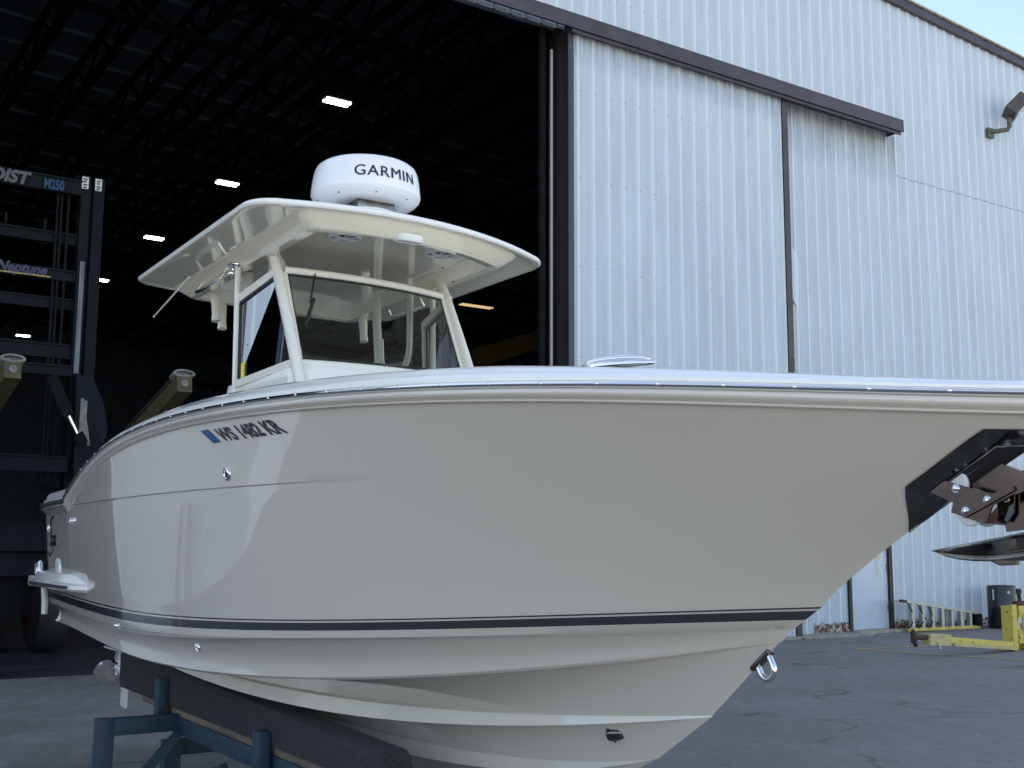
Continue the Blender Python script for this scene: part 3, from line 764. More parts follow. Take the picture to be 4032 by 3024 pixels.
# ---- registration lettering and state sticker
def hull_text(txt, x0, z0, ux, uz, vx, vz, size, shear, off, name, m, parent=boat, d=.0035, spacing=1.0):
    vs, fs = text2d(txt, size, off, shear, spacing, 1.0, 3, cut=size * .35)
    pts = []
    for u, v in vs:
        x = x0 + u * ux + v * vx; z = z0 + u * uz + v * vz
        pts.append(tuple(on_hull(x, z, d)[0]))
    return MB().add(pts, fs).build(name, m, parent, smooth=0, fixn=False)
REG = dict(x0=.30, z0=2.0)
def hull_patch(name, m, c, d=.0035, parent=boat, n=10):
    """quad given by four (x, z) corners laid onto the hull"""
    rr = []
    for i in range(n + 1):
        a = i / n; L_ = Vector(c[0]).lerp(Vector(c[3]), a); R_ = Vector(c[1]).lerp(Vector(c[2]), a)
        rr.append([tuple(on_hull(*L_.lerp(R_, j / n), d)[0]) for j in range(n + 1)])
    return MB().grid(rr).build(name, m, parent, smooth=40)
vs_, fs_ = text2d('WS 1482 KR', 1.0, .036, 0, 1.0, 1.0, 3, cut=.3)
w0 = max(v[0] for v in vs_); h0 = max(v[1] for v in vs_); pts = []
for u, v in vs_:
    u /= w0; v /= h0
    pts.append(tuple(on_hull(.551 + .546 * u - .082 * v, 2.052 + .058 * v, .0035)[0]))
MB().add(pts, fs_).build('registration_number', M['letter'], boat, smooth=0, fixn=False)
hull_patch('state_sticker', M['tag'], [(.324, 2.113), (.411, 2.113), (.523, 2.050), (.445, 2.049)], .003)

# ---- bow eye
def smooth_path(P, n=6):
    P = [Vector(p) for p in P]; out = []
    for i in range(len(P) - 1):
        a, b_, c, d = P[max(i - 1, 0)], P[i], P[i + 1], P[min(i + 2, len(P) - 1)]
        for k in range(n):
            t = k / n; out.append(.5 * ((2 * b_) + (c - a) * t + (2 * a - 5 * b_ + 4 * c - d) * t * t + (3 * b_ - a - 3 * c + d) * t ** 3))
    return out + [P[-1]]
be_ = MB(); be_.tube(smooth_path([(2.556, 0, 1.284), (2.573, 0, 1.258), (2.592, 0, 1.230), (2.602, 0, 1.205), (2.594, 0, 1.181), (2.570, 0, 1.170), (2.548, 0, 1.179), (2.533, 0, 1.202), (2.512, 0, 1.235)]), .0105, 14)
beo = be_.build('bow_eye', M['chrome'], boat, smooth=60)
pl_ = MB(); T = Tm((2.552, 0, 1.229), Vector((.627, 0, -.779)), (.779, 0, .627)); pl_.box((-.054, -.016, -.012), (.054, .016, .005), 0, T, bev=.004); pl_.build('bow_eye_plate', M['dark_chrome'], beo)
# ---- intake scoop under the bow
p_, n_h = on_hull(1.858, .905, 0); T = Tm(p_, n_h, (1, 0, 0)); q = MB(); rr = []
for k in range(9):
    a = k / 8; rr.append([tuple(T @ Vector((-.032 + .062 * math.sin(math.pi * .5 * a), .026 * math.cos(math.pi * (j / 12)) * (1 - .55 * a * a), .001 + .020 * math.sin(math.pi * (j / 12)) * math.cos(math.pi * .5 * a) ** .6))) for j in range(13)])
q.grid(rr); q.lathe([(.006, .001), (.006, .006), (.001, .007)], 10, 0, T @ Matrix.Translation((-.022, .028, 0))); q.lathe([(.006, .001), (.006, .006), (.001, .007)], 10, 0, T @ Matrix.Translation((-.022, -.028, 0)))
clam = q.build('intake_scoop', M['dark_chrome'], boat, smooth=60)
q = MB(); q.add([tuple(T @ Vector(v)) for v in ((-.0315, -.024, .001), (-.0315, -.016, .014), (-.0315, 0, .0185), (-.0315, .016, .014), (-.0315, .024, .001))], [(0, 1, 2, 3, 4)]); q.build('scoop_mouth', M['black'], clam, smooth=0)

# ---- radar
RX, RZ = -.63, 3.640
rd_ = MB(); T = Matrix.Translation((RX, 0, RZ))
r0 = .3225
prof = [(.20, -.045), (.27, -.040), (.300, -.024), (.318, -.004), (.3225, .008), (.3225, .030)]
rd_.lathe([(.001, -.047)] + prof, 72, 0, T, caps=(False, False))
rado = rd_.build('radar_base', M['dome'], boat, smooth=40)
rt = MB(); rt.lathe([(.3205, .030), (.3215, .034), (.315, .095), (.306, .145), (.294, .172), (.270, .191), (.235, .199), (.18, .202), (.175, .209), (.16, .213), (.001, .215)], 72, 0, T, caps=(False, False))
radome = rt.build('radar_dome', M['dome'], boat, smooth=32)
for k in range(8):
    a = R(-70 + k * 45 + 12); q = MB(); q.lathe([(.007, -.035), (.006, -.042), (.001, -.043)], 10, 0, Matrix.Translation((RX + .283 * math.cos(a), .283 * math.sin(a), RZ + .006))); q.build('radar_screw', M['dark_chrome'], rado)
vs_, fs_ = text2d('GARMIN', .092, 0.0, 0, 1.10, 1.08, 4, cut=.02)
w0 = max(v[0] for v in vs_); A0 = R(-42); pts = []
for u, v in vs_:
    z = .050 + v; rr_ = .3215 - max(0, z - .048) * .16 + .003; a = R(-3) + (u - w0 / 2) / .3225
    pts.append((RX + rr_ * math.cos(a), rr_ * math.sin(a), RZ + z))
pts2 = [(RX + (p_[0] - RX) * 1.0012 + 0, p_[1] * 1.0012 + .0022, p_[2] + .0008) for p_ in pts]
MB().add(pts, fs_).add(pts2, fs_).build('radar_lettering', M['letter'], radome, smooth=0, fixn=False)
mt = MB(); mt.lathe([(.30, 3.34), (.29, 3.40), (.22, 3.46), (.20, 3.535), (.19, 3.545)], 40, 0, Matrix.Translation((RX, 0, 0))); mt.build('radar_mount', M['white'], boat)
mt2 = MB(); mt2.box((RX - .15, -.12, 3.54), (RX + .15, .12, 3.60), bev=.01); mt2.tube([(RX + .1, -.05, 3.45), (RX + .05, -.03, 3.6)], .012, 8); mt2.build('radar_bracket', M['dark_chrome'], boat)

# ---- hardtop
def outline(inset=0.0, z=0.0, n=16, hw=.975, bf=.20, bow=.195, ba=-2.02, rf_=.22, rr_=.13, crown_a=-.10):
    """closed outline (starboard first) with a bowed front edge; returns points"""
    hw -= inset; f0 = bf - inset; a0 = ba + inset; pts = []
    rf_ = max(.02, rf_ - inset * .5); rr_ = max(.02, rr_ - inset * .5)
    def fx(y): return f0 + bow * (1 - (abs(y) / hw) ** 2.2)
    # from aft starboard corner forward
    for k in range(n + 1):
        a = R(180 + 90 * k / n) ; pts.append((a0 + rr_ + rr_ * math.cos(R(180 - 0) + R(90 * k / n)), -hw + rr_ + rr_ * math.sin(R(180) + R(90 * k / n))))
    pass
    for k in range(1, 12): pts.append((a0 + rr_ + (f0 - rf_ - a0 - rr_) * k / 12, -hw))
    for k in range(n + 1):
        a = R(-90 + 72 * k / n); pts.append((f0 - rf_ + rf_ * math.cos(a), -hw + rf_ + rf_ * math.sin(a)))
    y1 = pts[-1][1]; x1 = pts[-1][0]
    for k in range(1, 40):
        y = y1 + (-2 * y1) * k / 40; pts.append((x1 + bow * (1 - (abs(y) / abs(y1)) ** 2.0), y))
    half = len(pts)
    for k in range(n + 1):
        a = R(18 + 72 * k / n); pts.append((f0 - rf_ + rf_ * math.cos(a), hw - rf_ + rf_ * math.sin(a)))
    for k in range(1, 12): pts.append((f0 - rf_ + (a0 + rr_ - f0 + rf_) * k / 12, hw))
    for k in range(n + 1):
        a = R(90 + 90 * k / n); pts.append((a0 + rr_ + rr_ * math.cos(a), hw - rr_ + rr_ * math.sin(a)))
    for k in range(1, 16):
        y = (hw - rr_) * (1 - 2 * k / 16); pts.append((a0 + crown_a * (1 - (y / (hw - rr_)) ** 2) + 0, y))
    return [(x - .14 * (y + .95), y) for x, y in pts]
def crown(x, y): return .085 * (1 - (y / 1.0) ** 2) * 1.0 + .02 * (1 - ((x + 1) / 1.2) ** 2)
def ring(inset, z, cr=0.0, **kw): return [(x, y, z + cr * crown(x, y)) for x, y in outline(inset, **kw)]
ht = MB(); ZT = 3.267
ZC = lambda c=0: 0
rings = [ring(.010, ZT + .006), ring(.003, ZT + .012), ring(0, ZT + .020), ring(.003, ZT + .030), ring(.014, ZT + .039), ring(.06, ZT + .050), ring(.16, ZT + .066), ring(.40, ZT + .095), ring(.65, ZT + .105), ring(.90, ZT + .108)]
ht.grid(rings, close=True, mis=[0] * 9)
c0 = len(ht.v); nn = len(rings[0]); ht.f.append(tuple(range(c0 - nn, c0))); ht.m.append(0)
topo = ht.build('hardtop', M['white'], boat, smooth=50)
# underside: flat flange, then the moulded box with sloping walls
kwb = dict(hw=.72, bf=.20, bow=.14, ba=-2.0, rf_=.10, rr_=.06, crown_a=-.03)
kwc = dict(hw=.64, bf=.13, bow=.13, ba=-1.93, rf_=.07, rr_=.05, crown_a=-.02)
def match(a, n):   # outlines share the same point count
    return a
hu = MB()
und = [ring(.012, ZT + .006), ring(.028, ZT + .004), ring(.05, ZT + .008),
       [(x, y, ZT + .010) for x, y in outline(0, **kwb)], [(x, y, ZT - .006) for x, y in outline(.012, **kwb)],
       [(x, y, ZT - .050) for x, y in outline(0, **kwc)], [(x, y, ZT - .060) for x, y in outline(.014, **kwc)],
       [(x, y, ZT - .055) for x, y in outline(.07, **kwc)], [(x, y, ZT + .016) for x, y in outline(.12, **kwc)], [(x, y, ZT + .024) for x, y in outline(.15, **kwc)],
       [(x, y, ZT + .026) for x, y in outline(.35, **kwc)], [(x, y, ZT + .026) for x, y in outline(.55, **kwc)]]
hu.grid(und, close=True); c0 = len(hu.v); hu.f.append(tuple(range(c0 - nn, c0))); hu.m.append(0)
liner = hu.build('hardtop_liner', M['cream'], topo, smooth=38)
lb = BVHTree.FromPolygons([v.co[:] for v in liner.data.vertices], [tuple(p.vertices) for p in liner.data.polygons])
def ceil(x, y, off=0):
    h = lb.ray_cast(Vector((x, y, 2.9)), Vector((0, 0, 1)))
    if h[0] is None: return Vector((x, y, ZT)), Vector((0, 0, -1))
    n = h[1] if h[1].z < 0 else -h[1]
    return h[0] + n * off, n
def speaker(x, y):
    p, n = ceil(x, y); T = Tm(p, n, (1, 0, 0)); r = .094
    a = MB(); a.lathe([(r, -.004), (r, .008), (r * .97, .016), (r * .88, .021), (r * .82, .018), (r * .80, .004)], 40, 0, T, caps=(False, False)); o = a.build('speaker', M['speaker'], topo, smooth=50)
    c = MB(); c.lathe([(r * .83, .004), (r * .30, -.002), (r * .28, .003), (.001, .008)], 32, 0, T, caps=(False, False)); c.build('speaker_cone', M['speaker_dark'], o, smooth=50)
    g_ = MB()
    for k in range(6):
        for dv in (-.006, .006):
            a_ = R(60 * k + 15); d = Vector((math.cos(a_), math.sin(a_), 0)); q = Vector((-d.y, d.x, 0))
            g_.tube([T @ (d * .014 + q * dv * .6 + Vector((0, 0, .021))), T @ (d * r * .88 + q * dv * 1.8 + Vector((0, 0, .018)))], .0036, 6)
    g_.lathe([(.018, .014), (.018, .022), (.012, .025), (.001, .026)], 16, 0, T); g_.build('speaker_grille', M['speaker'], o, smooth=50)
speaker(-.25, -.30); speaker(-.28, .315)
# courtesy light pod
p, n = ceil(.12, -.10); T = Tm(p, n, (0, 1, 0))
def stadium(L_, r, n_=10): return [(L_ / 2 + r * math.cos(R(-90 + 180 * k / n_)), r * math.sin(R(-90 + 180 * k / n_))) for k in range(n_ + 1)] + [(-L_ / 2 + r * math.cos(R(90 + 180 * k / n_)), r * math.sin(R(90 + 180 * k / n_))) for k in range(n_ + 1)]
lp = MB(); n_ = 22
lp.grid([[tuple(T @ Vector((x, y, z))) for x, y in stadium(.075, r)] for r, z in ((.046, -.03), (.046, .004), (.042, .008), (.034, .008), (.032, .005))], close=True); lpo = lp.build('light_pod', M['dome'], topo, smooth=50)
li = MB(); li.add([tuple(T @ Vector((x, y, .0055))) for x, y in stadium(.075, .032)], [tuple(range(n_))]); li.build('light_lens', M['speaker'], lpo, smooth=0)
for k in range(4):
    q = MB(); q.lathe([(.008, .005), (.0075, .0075), (.001, .0080)], 12, 0, T @ Matrix.Translation((-.048 + .032 * k, 0, 0))); q.build('led', M['galv'], lpo, smooth=50)
# chrome grab handle, spot light and outlet on the starboard slope of the box
def on_ceil(x, y, o=0): return ceil(x, y, o)[0]
gh = MB()
gp = [on_ceil(-1.62, -.655, 0), on_ceil(-1.62, -.655, .055), on_ceil(-1.50, -.655, .065), on_ceil(-1.28, -.655, .065), on_ceil(-1.16, -.655, .055), on_ceil(-1.16, -.655, 0)]
gh.tube(gp, .011, 10); gh.build('grab_handle', M['chrome'], topo, smooth=60)
gh = MB(); gh.tube([Vector((q.x, -q.y, q.z)) for q in gp], .011, 10); gh.build('grab_handle', M['chrome'], topo, smooth=60)
for (x, y, a_, b_, nm) in ((-1.0, -.655, .060, .036, 'spotlight'), (-1.13, -.625, .034, .028, 'outlet')):
    p, n = ceil(x, y); T = Tm(p, n, (1, 0, 0)); q = MB()
    q.grid([[tuple(T @ Vector((a_ * s_ * math.cos(2 * math.pi * j / 24), b_ * s_ * math.sin(2 * math.pi * j / 24), z))) for j in range(24)] for s_, z in ((1, -.004), (1, .008), (.9, .014), (.78, .014), (.7, .006), (.02, .010))], close=True); q.build(nm, M['chrome'], topo, smooth=45)
# screws through the liner flange where the frame bolts on
for sgn in (-1, 1):
    for k in range(8):
        for yy in ((.575,) if k not in (0,) else (.575, .50)):
            p, n = ceil(-.62 - k * .155 + .04, sgn * yy); q = MB(); q.lathe([(.0085, -.001), (.008, .003), (.001, .0045)], 10, 0, Tm(p, n)); q.build('liner_screw', M['dark_chrome'], topo, smooth=50)
# rod holders under the aft edge
for px_, y in ((-1.80, -.50), (-2.04, -.38), (-1.95, .0), (-1.95, .62)):
    q = MB(); p0 = Vector((px_, y, 3.215)); d = Vector((.16, 0, -.97)).normalized(); T = Tm(p0, d, (0, 1, 0))
    q.lathe([(.028, -.02), (.034, .02), (.030, .07), (.027, .13), (.030, .165), (.030, .178), (.024, .178), (.021, .14)], 20, 0, T, caps=(True, True))
    o = q.build('rod_holder', M['pipe'], topo, smooth=50)
    q = MB(); q.lathe([(.0245, .174), (.001, .174)], 16, 0, T, caps=(False, False)); q.bar(T @ Vector((-.022, 0, .177)), T @ Vector((.022, 0, .177)), .006, .003, 1); q.build('rod_holder_socket', [M['dark_inside'], M['pipe']], o, smooth=0)
an = MB(); an.tube([(-1.40, -.80, 3.215), (-1.75, -.80, 3.158), (-2.13, -.80, 3.097)], [.007, .0055, .004], 8); an.lathe([(.001, 0), (.006, .002), (.006, .012), (.001, .014)], 8, 0, Matrix.Translation((-2.135, -.80, 3.089))); an.build('whip_antenna', M['pipe'], topo, smooth=50)

# ---- windshield frame, glass and pillars
def lerp3(a, b_, t): return Vector(a) * (1 - t) + Vector(b_) * t
GT = lambda y: Vector((-.46 - .30 * (abs(y) / .55) ** 2 * .25 - .10 * (y + .5), y, 3.10 - .0 * abs(y)))      # glass top edge, bowed
GB = lambda y: Vector((-.20 - .08 * (abs(y) / .55) ** 2 - .08 * (y + .5), y, 2.585))
gl_ = MB(); ys = np.linspace(-.53, .53, 17); rowsg = [[tuple(GT(y)) for y in ys], [tuple(lerp3(GT(y), GB(y), .5)) for y in ys], [tuple(GB(y)) for y in ys]]
gl_.grid(rowsg); gl_.build('windshield_glass', M['glass'], boat, smooth=60)
fr_ = MB(); fr_.tube([GT(y) + Vector((0, 0, .022)) for y in ys], .020, 8, ry=.014); fr_.tube([GB(y) + Vector((.0, 0, -.02)) for y in ys], .022, 8, ry=.02)
fr_.tube([GT(-.53), GB(-.53)], .016, 8); fr_.tube([GT(.53), GB(.53)], .016, 8)
fr_.build('windshield_frame', M['pipe'], boat, smooth=50)
gk = MB(); gk.tube([GT(y) + Vector((.004, 0, -.004)) for y in ys], .007, 6); gk.tube([GT(-.512), GB(-.512)], .004, 6); gk.tube([GT(.512), GB(.512)], .004, 6); gk.build('windshield_gasket', M['black'], boat)
SIDES = {}
for sgn in (-1, 1):
    TF = Vector((-.63, sgn * .585, 3.085)); TR = Vector((-.93, sgn * .64, 2.985)); BF = Vector((-.27, sgn * .575, 2.575)); BR = Vector((-.90, sgn * .64, 2.535))
    dx = Vector((-.10 if sgn > 0 else 0, 0, 0)); TF = Vector((-.50, sgn * .575, 3.075)) + dx; TR = Vector((-.93, sgn * .635, 2.985)) + dx; BF = BF + dx; BR = BR + dx
    q = MB(); q.grid([[TF, TR], [BF, BR]]); q.build('side_glass', M['glass'], boat, smooth=0)
    q = MB(); q.bar(TF + Vector((-.02, 0, .03)), TR + Vector((-.03, 0, .03)), .035, .045); q.bar(BF + Vector((.02, 0, -.02)), BR + Vector((-.03, 0, -.02)), .04, .04); q.bar(TR + Vector((-.016, 0, .03)), BR + Vector((-.016, 0, -.03)), .035, .030); q.build('side_frame', M['pipe'], boat)
    q = MB(); q.bar(TF + Vector((0, sgn * .004, .002)), TR + Vector((.002, sgn * .004, .002)), .010, .012); q.bar(TR + Vector((.004, sgn * .004, 0)), BR + Vector((.004, sgn * .004, 0)), .010, .010); q.build('side_gasket', M['black'], boat, smooth=0)
    # front pillar, thick tube flattened fore and aft
    q = MB(); q.tube([Vector(v) + dx for v in ((-.66, sgn * .565, 3.27), (-.56, sgn * .565, 3.13), (-.35, sgn * .567, 2.78), (-.16, sgn * .57, 2.44), (-.10, sgn * .57, 2.30))], .040, 16, ry=.028, up=(1, 0, 0)); q.build('pillar', M['pipe'], boat, smooth=60)
    q = MB(); q.tube([(-.97, sgn * .645, 3.26), (-.955, sgn * .645, 2.9), (-.93, sgn * .645, 2.3)], .019, 12); q.build('rear_post', M['pipe'], boat, smooth=60)
    # aft legs with a bent grab loop
    q = MB(); q.tube([(-1.36, sgn * .44, 3.28), (-1.35, sgn * .44, 3.05), (-1.30, sgn * .45, 2.6), (-1.22, sgn * .46, 1.9), (-1.2, sgn * .46, 1.5)], .028, 12); q.build('rear_leg', M['pipe'], boat, smooth=60)
    q = MB(); q.tube([Vector((-1.12 + .20 * math.cos(R(a)), sgn * .46, 2.86 + .19 * math.sin(R(a)) )) for a in range(180, 361, 15)] , .020, 12); q.tube([(-.92, sgn * .46, 2.86), (-.92, sgn * .46, 3.28)], .020, 12); q.tube([(-1.32, sgn * .46, 2.86), (-1.33, sgn * .46, 2.95)], .020, 12); q.build('grab_loop', M['pipe'], boat, smooth=60)
# console
cs = MB()
def cring(x0, x1, y, z, r): return [(x1 - r, -y, z), (x1, -y + r, z), (x1 + .06, 0, z), (x1, y - r, z), (x1 - r, y, z), (x0, y + .04, z), (x0, -y - .04, z)]
cs.grid([cring(-1.05, -.02, .60, 1.50, .14), cring(-1.05, -.08, .60, 2.20, .14), cring(-1.03, -.11, .60, 2.42, .12), cring(-1.03, -.125, .605, 2.455, .12), cring(-1.03, -.125, .605, 2.48, .12), cring(-1.02, -.15, .60, 2.52, .11), cring(-1.0, -.17, .59, 2.548, .10)], close=True)
cs.f.append(tuple(range(len(cs.v) - 7, len(cs.v)))); cs.m.append(0)
cs.build('console', M['white'], boat, smooth=40)
da = MB(); da.box((-.95, -.50, 2.55), (-.55, .50, 2.66), bev=.03); da.build('dashboard', M['dark_inside'], boat)
wh = MB(); wh.tube([Vector((-1.02 + .03 * math.cos(R(a)), -.05 + .18 * math.cos(R(a)), 2.42 + .16 * math.sin(R(a)))) for a in range(0, 361, 20)], .012, 8); wh.build('steering_wheel', M['chrome'], boat)
ls = MB(); ls.box((-1.75, -.45, 1.5), (-1.40, .45, 2.25), bev=.04); ls.box((-1.72, -.44, 2.2), (-1.60, .44, 2.62), bev=.04); ls.build('leaning_post', M['white'], boat)
wi = MB(); wi.tube([(-.50, -.36, 3.12), (-.42, -.42, 2.93)], .005, 6); wi.bar((-.435, -.39, 2.96), (-.36, -.47, 2.78), .012, .02); wi.build('wiper', M['black'], boat)
yt = MB(); q0 = lerp3(BR, TR, .05); BR_ = Vector((-.90, -.64, 2.535)); TR_ = Vector((-.93, -.635, 2.985)); BF_ = Vector((-.27, -.575, 2.575))
e1 = (BF_ - BR_).normalized(); e2 = (TR_ - BR_).normalized(); nn_ = e1.cross(e2).normalized(); nn_ = nn_ if nn_.y < 0 else -nn_
o_ = BR_ + e1 * .035 + e2 * .01 + nn_ * .004
yt.add([tuple(o_ + e1 * a + e2 * b_) for a, b_ in ((0, 0), (.045, 0), (.045, .085), (0, .085))], [(0, 1, 2, 3)]); yt.build('yellow_sticker', M['yellow_tag'], boat, smooth=0, fixn=False)

# ---- stern wing with its own rub strip
sp_ = MB(); 
def wing(sgn=-1):
    q = MB(); xs_ = [-3.62, -3.58, -3.4, -2.6, -2.18, -2.06, -2.00]
    yo = [1.10, 1.20, 1.235, 1.245, 1.235, 1.20, 1.15]
    prof = [(-.12, 1.300, 0), (-.02, 1.315, 0), (.0, 1.330, 0), (.0, 1.352, 0), (-.012, 1.362, 0), (-.028, 1.366, 0), (-.040, 1.415, 0), (-.05, 1.422, 0), (-.14, 1.425, 0)]
    rr = []
    for dy, z, _ in prof:
        r_ = []
        for i, x in enumerate(xs_):
            zz = z if z < 1.38 or 0 < i < 5 else 1.372
            r_.append((x + (0.03 if i == 0 and z > 1.36 else 0) - (.05 if i == 6 and z > 1.36 else 0), sgn * (yo[i] + dy), zz))
        rr.append(r_)
    q.grid(rr); q.build('stern_wing', M['white'], boat, smooth=30)
    q = MB(); q.grid([[(x, sgn * (y_ + o2), z) for x, y_ in zip(xs_[:5], yo[:5])] for o2, z in ((0, 1.330), (.007, 1.333), (.007, 1.347), (0, 1.350))]); q.build('black_rub_strip', M['black'], boat, smooth=40)
wing(-1); wing(1)
pf_ = MB(); pf_.box((-3.95, -1.15, 1.30), (-3.45, -.75, 1.38), bev=.02); pf_.box((-3.95, .75, 1.30), (-3.45, 1.15, 1.38), bev=.02); pf_.build('swim_platform', M['white'], boat)
cc = MB(); cc.tube([(-3.50, -1.17, 1.40), (-3.50, -1.17, 1.47), (-3.44, -1.17, 1.49), (-3.40, -1.17, 1.47), (-3.40, -1.17, 1.40)], .018, 10); cc.build('stern_cleat', M['chrome'], boat, smooth=60)
cc = MB(); cc.tube([(-3.70, -1.08, 1.30), (-3.72, -1.06, 1.20), (-3.72, -1.06, 1.10)], [.02, .025, .022], 10); cc.build('boarding_ladder', M['pipe'], boat, smooth=60)
# ---- outboards
for y in (-.38, .38):
    m_ = MB(); rr = []
    for z, lx, ly, cx_ in ((1.25, .10, .07, -3.95), (1.45, .22, .15, -3.92), (1.62, .27, .19, -3.92), (1.85, .28, .19, -3.92), (1.98, .22, .15, -3.94), (2.03, .10, .08, -3.95)):
        rr.append([(cx_ + lx * math.cos(2 * math.pi * j / 20), y + ly * math.sin(2 * math.pi * j / 20), z) for j in range(20)])
    m_.grid(rr, close=True); m_.f.append(tuple(range(len(m_.v) - 20, len(m_.v)))); m_.m.append(0)
    m_.bar((-3.95, y, 1.3), (-4.02, y, .62), .07, .16, up=(1, 0, 0)); m_.tube([(-3.80, y, .64), (-3.86, y, .64), (-4.05, y, .64), (-4.13, y, .64)], [.01, .05, .055, .04], 14)
    m_.bar((-3.98, y, .62), (-4.0, y, .36), .02, .14, up=(1, 0, 0)); m_.box((-4.22, y - .12, .80), (-3.85, y + .12, .812)); m_.bar((-3.95, y, 1.30), (-3.40, y, 1.40), .2, .25)
    o = m_.build('outboard_motor', M['white'], boat, smooth=40)
    pr = MB(); hub = Vector((-4.19, y, .64)); pr.tube([hub + Vector((.08, 0, 0)), hub, hub - Vector((.09, 0, 0)), hub - Vector((.10, 0, 0))], [.05, .055, .05, .01], 16)
    for k in range(3):
        a0 = R(120 * k + (70 if y < 0 else 20)); bl = []
        for i in range(6):
            rr_ = .04 + .155 * i / 5; wv = .075 * math.sin(math.pi * (.22 + .66 * i / 5)); row_ = []
            for j in range(5):
                u = (j / 4 - .5) * 2; a = a0 + u * wv / max(rr_, .08) * 1.2 + .1 * i / 5; row_.append(hub + Vector((u * wv * .7, rr_ * math.cos(a), rr_ * math.sin(a))))
            bl.append(row_)
        pr.grid(bl); pr.grid([[q + Vector((.004, 0, 0)) for q in r_] for r_ in bl])
    pr.build('propeller', M['chrome'], o, smooth=60)
vs_, fs_ = text2d('Scout', 1.0, .01, .45, .85, 1.0, 3, cut=.3); w0 = max(v[0] for v in vs_); pts = []
for u, v in vs_: pts.append(tuple(on_hull(-3.30 + .32 * u / w0, 1.60 + .16 * v, .004)[0]))
emb = MB().add(pts, fs_).build('maker_emblem', M['dark_chrome'], boat, smooth=0, fixn=False)
q = MB()
for arc, rs_ in (([(-2.99, 1.795), (-3.08, 1.80), (-3.17, 1.775), (-3.22, 1.73), (-3.22, 1.69)], [.003, .007, .009, .006, .003]), ([(-3.10, 1.595), (-3.17, 1.575), (-3.22, 1.54), (-3.29, 1.52), (-3.36, 1.545), (-3.38, 1.57)], [.003, .006, .008, .009, .006, .003])):
    q.tube([on_hull(x, z, .004)[0] for x, z in arc], rs_, 8)
q.build('emblem_swoosh', M['dark_chrome'], emb, smooth=60)

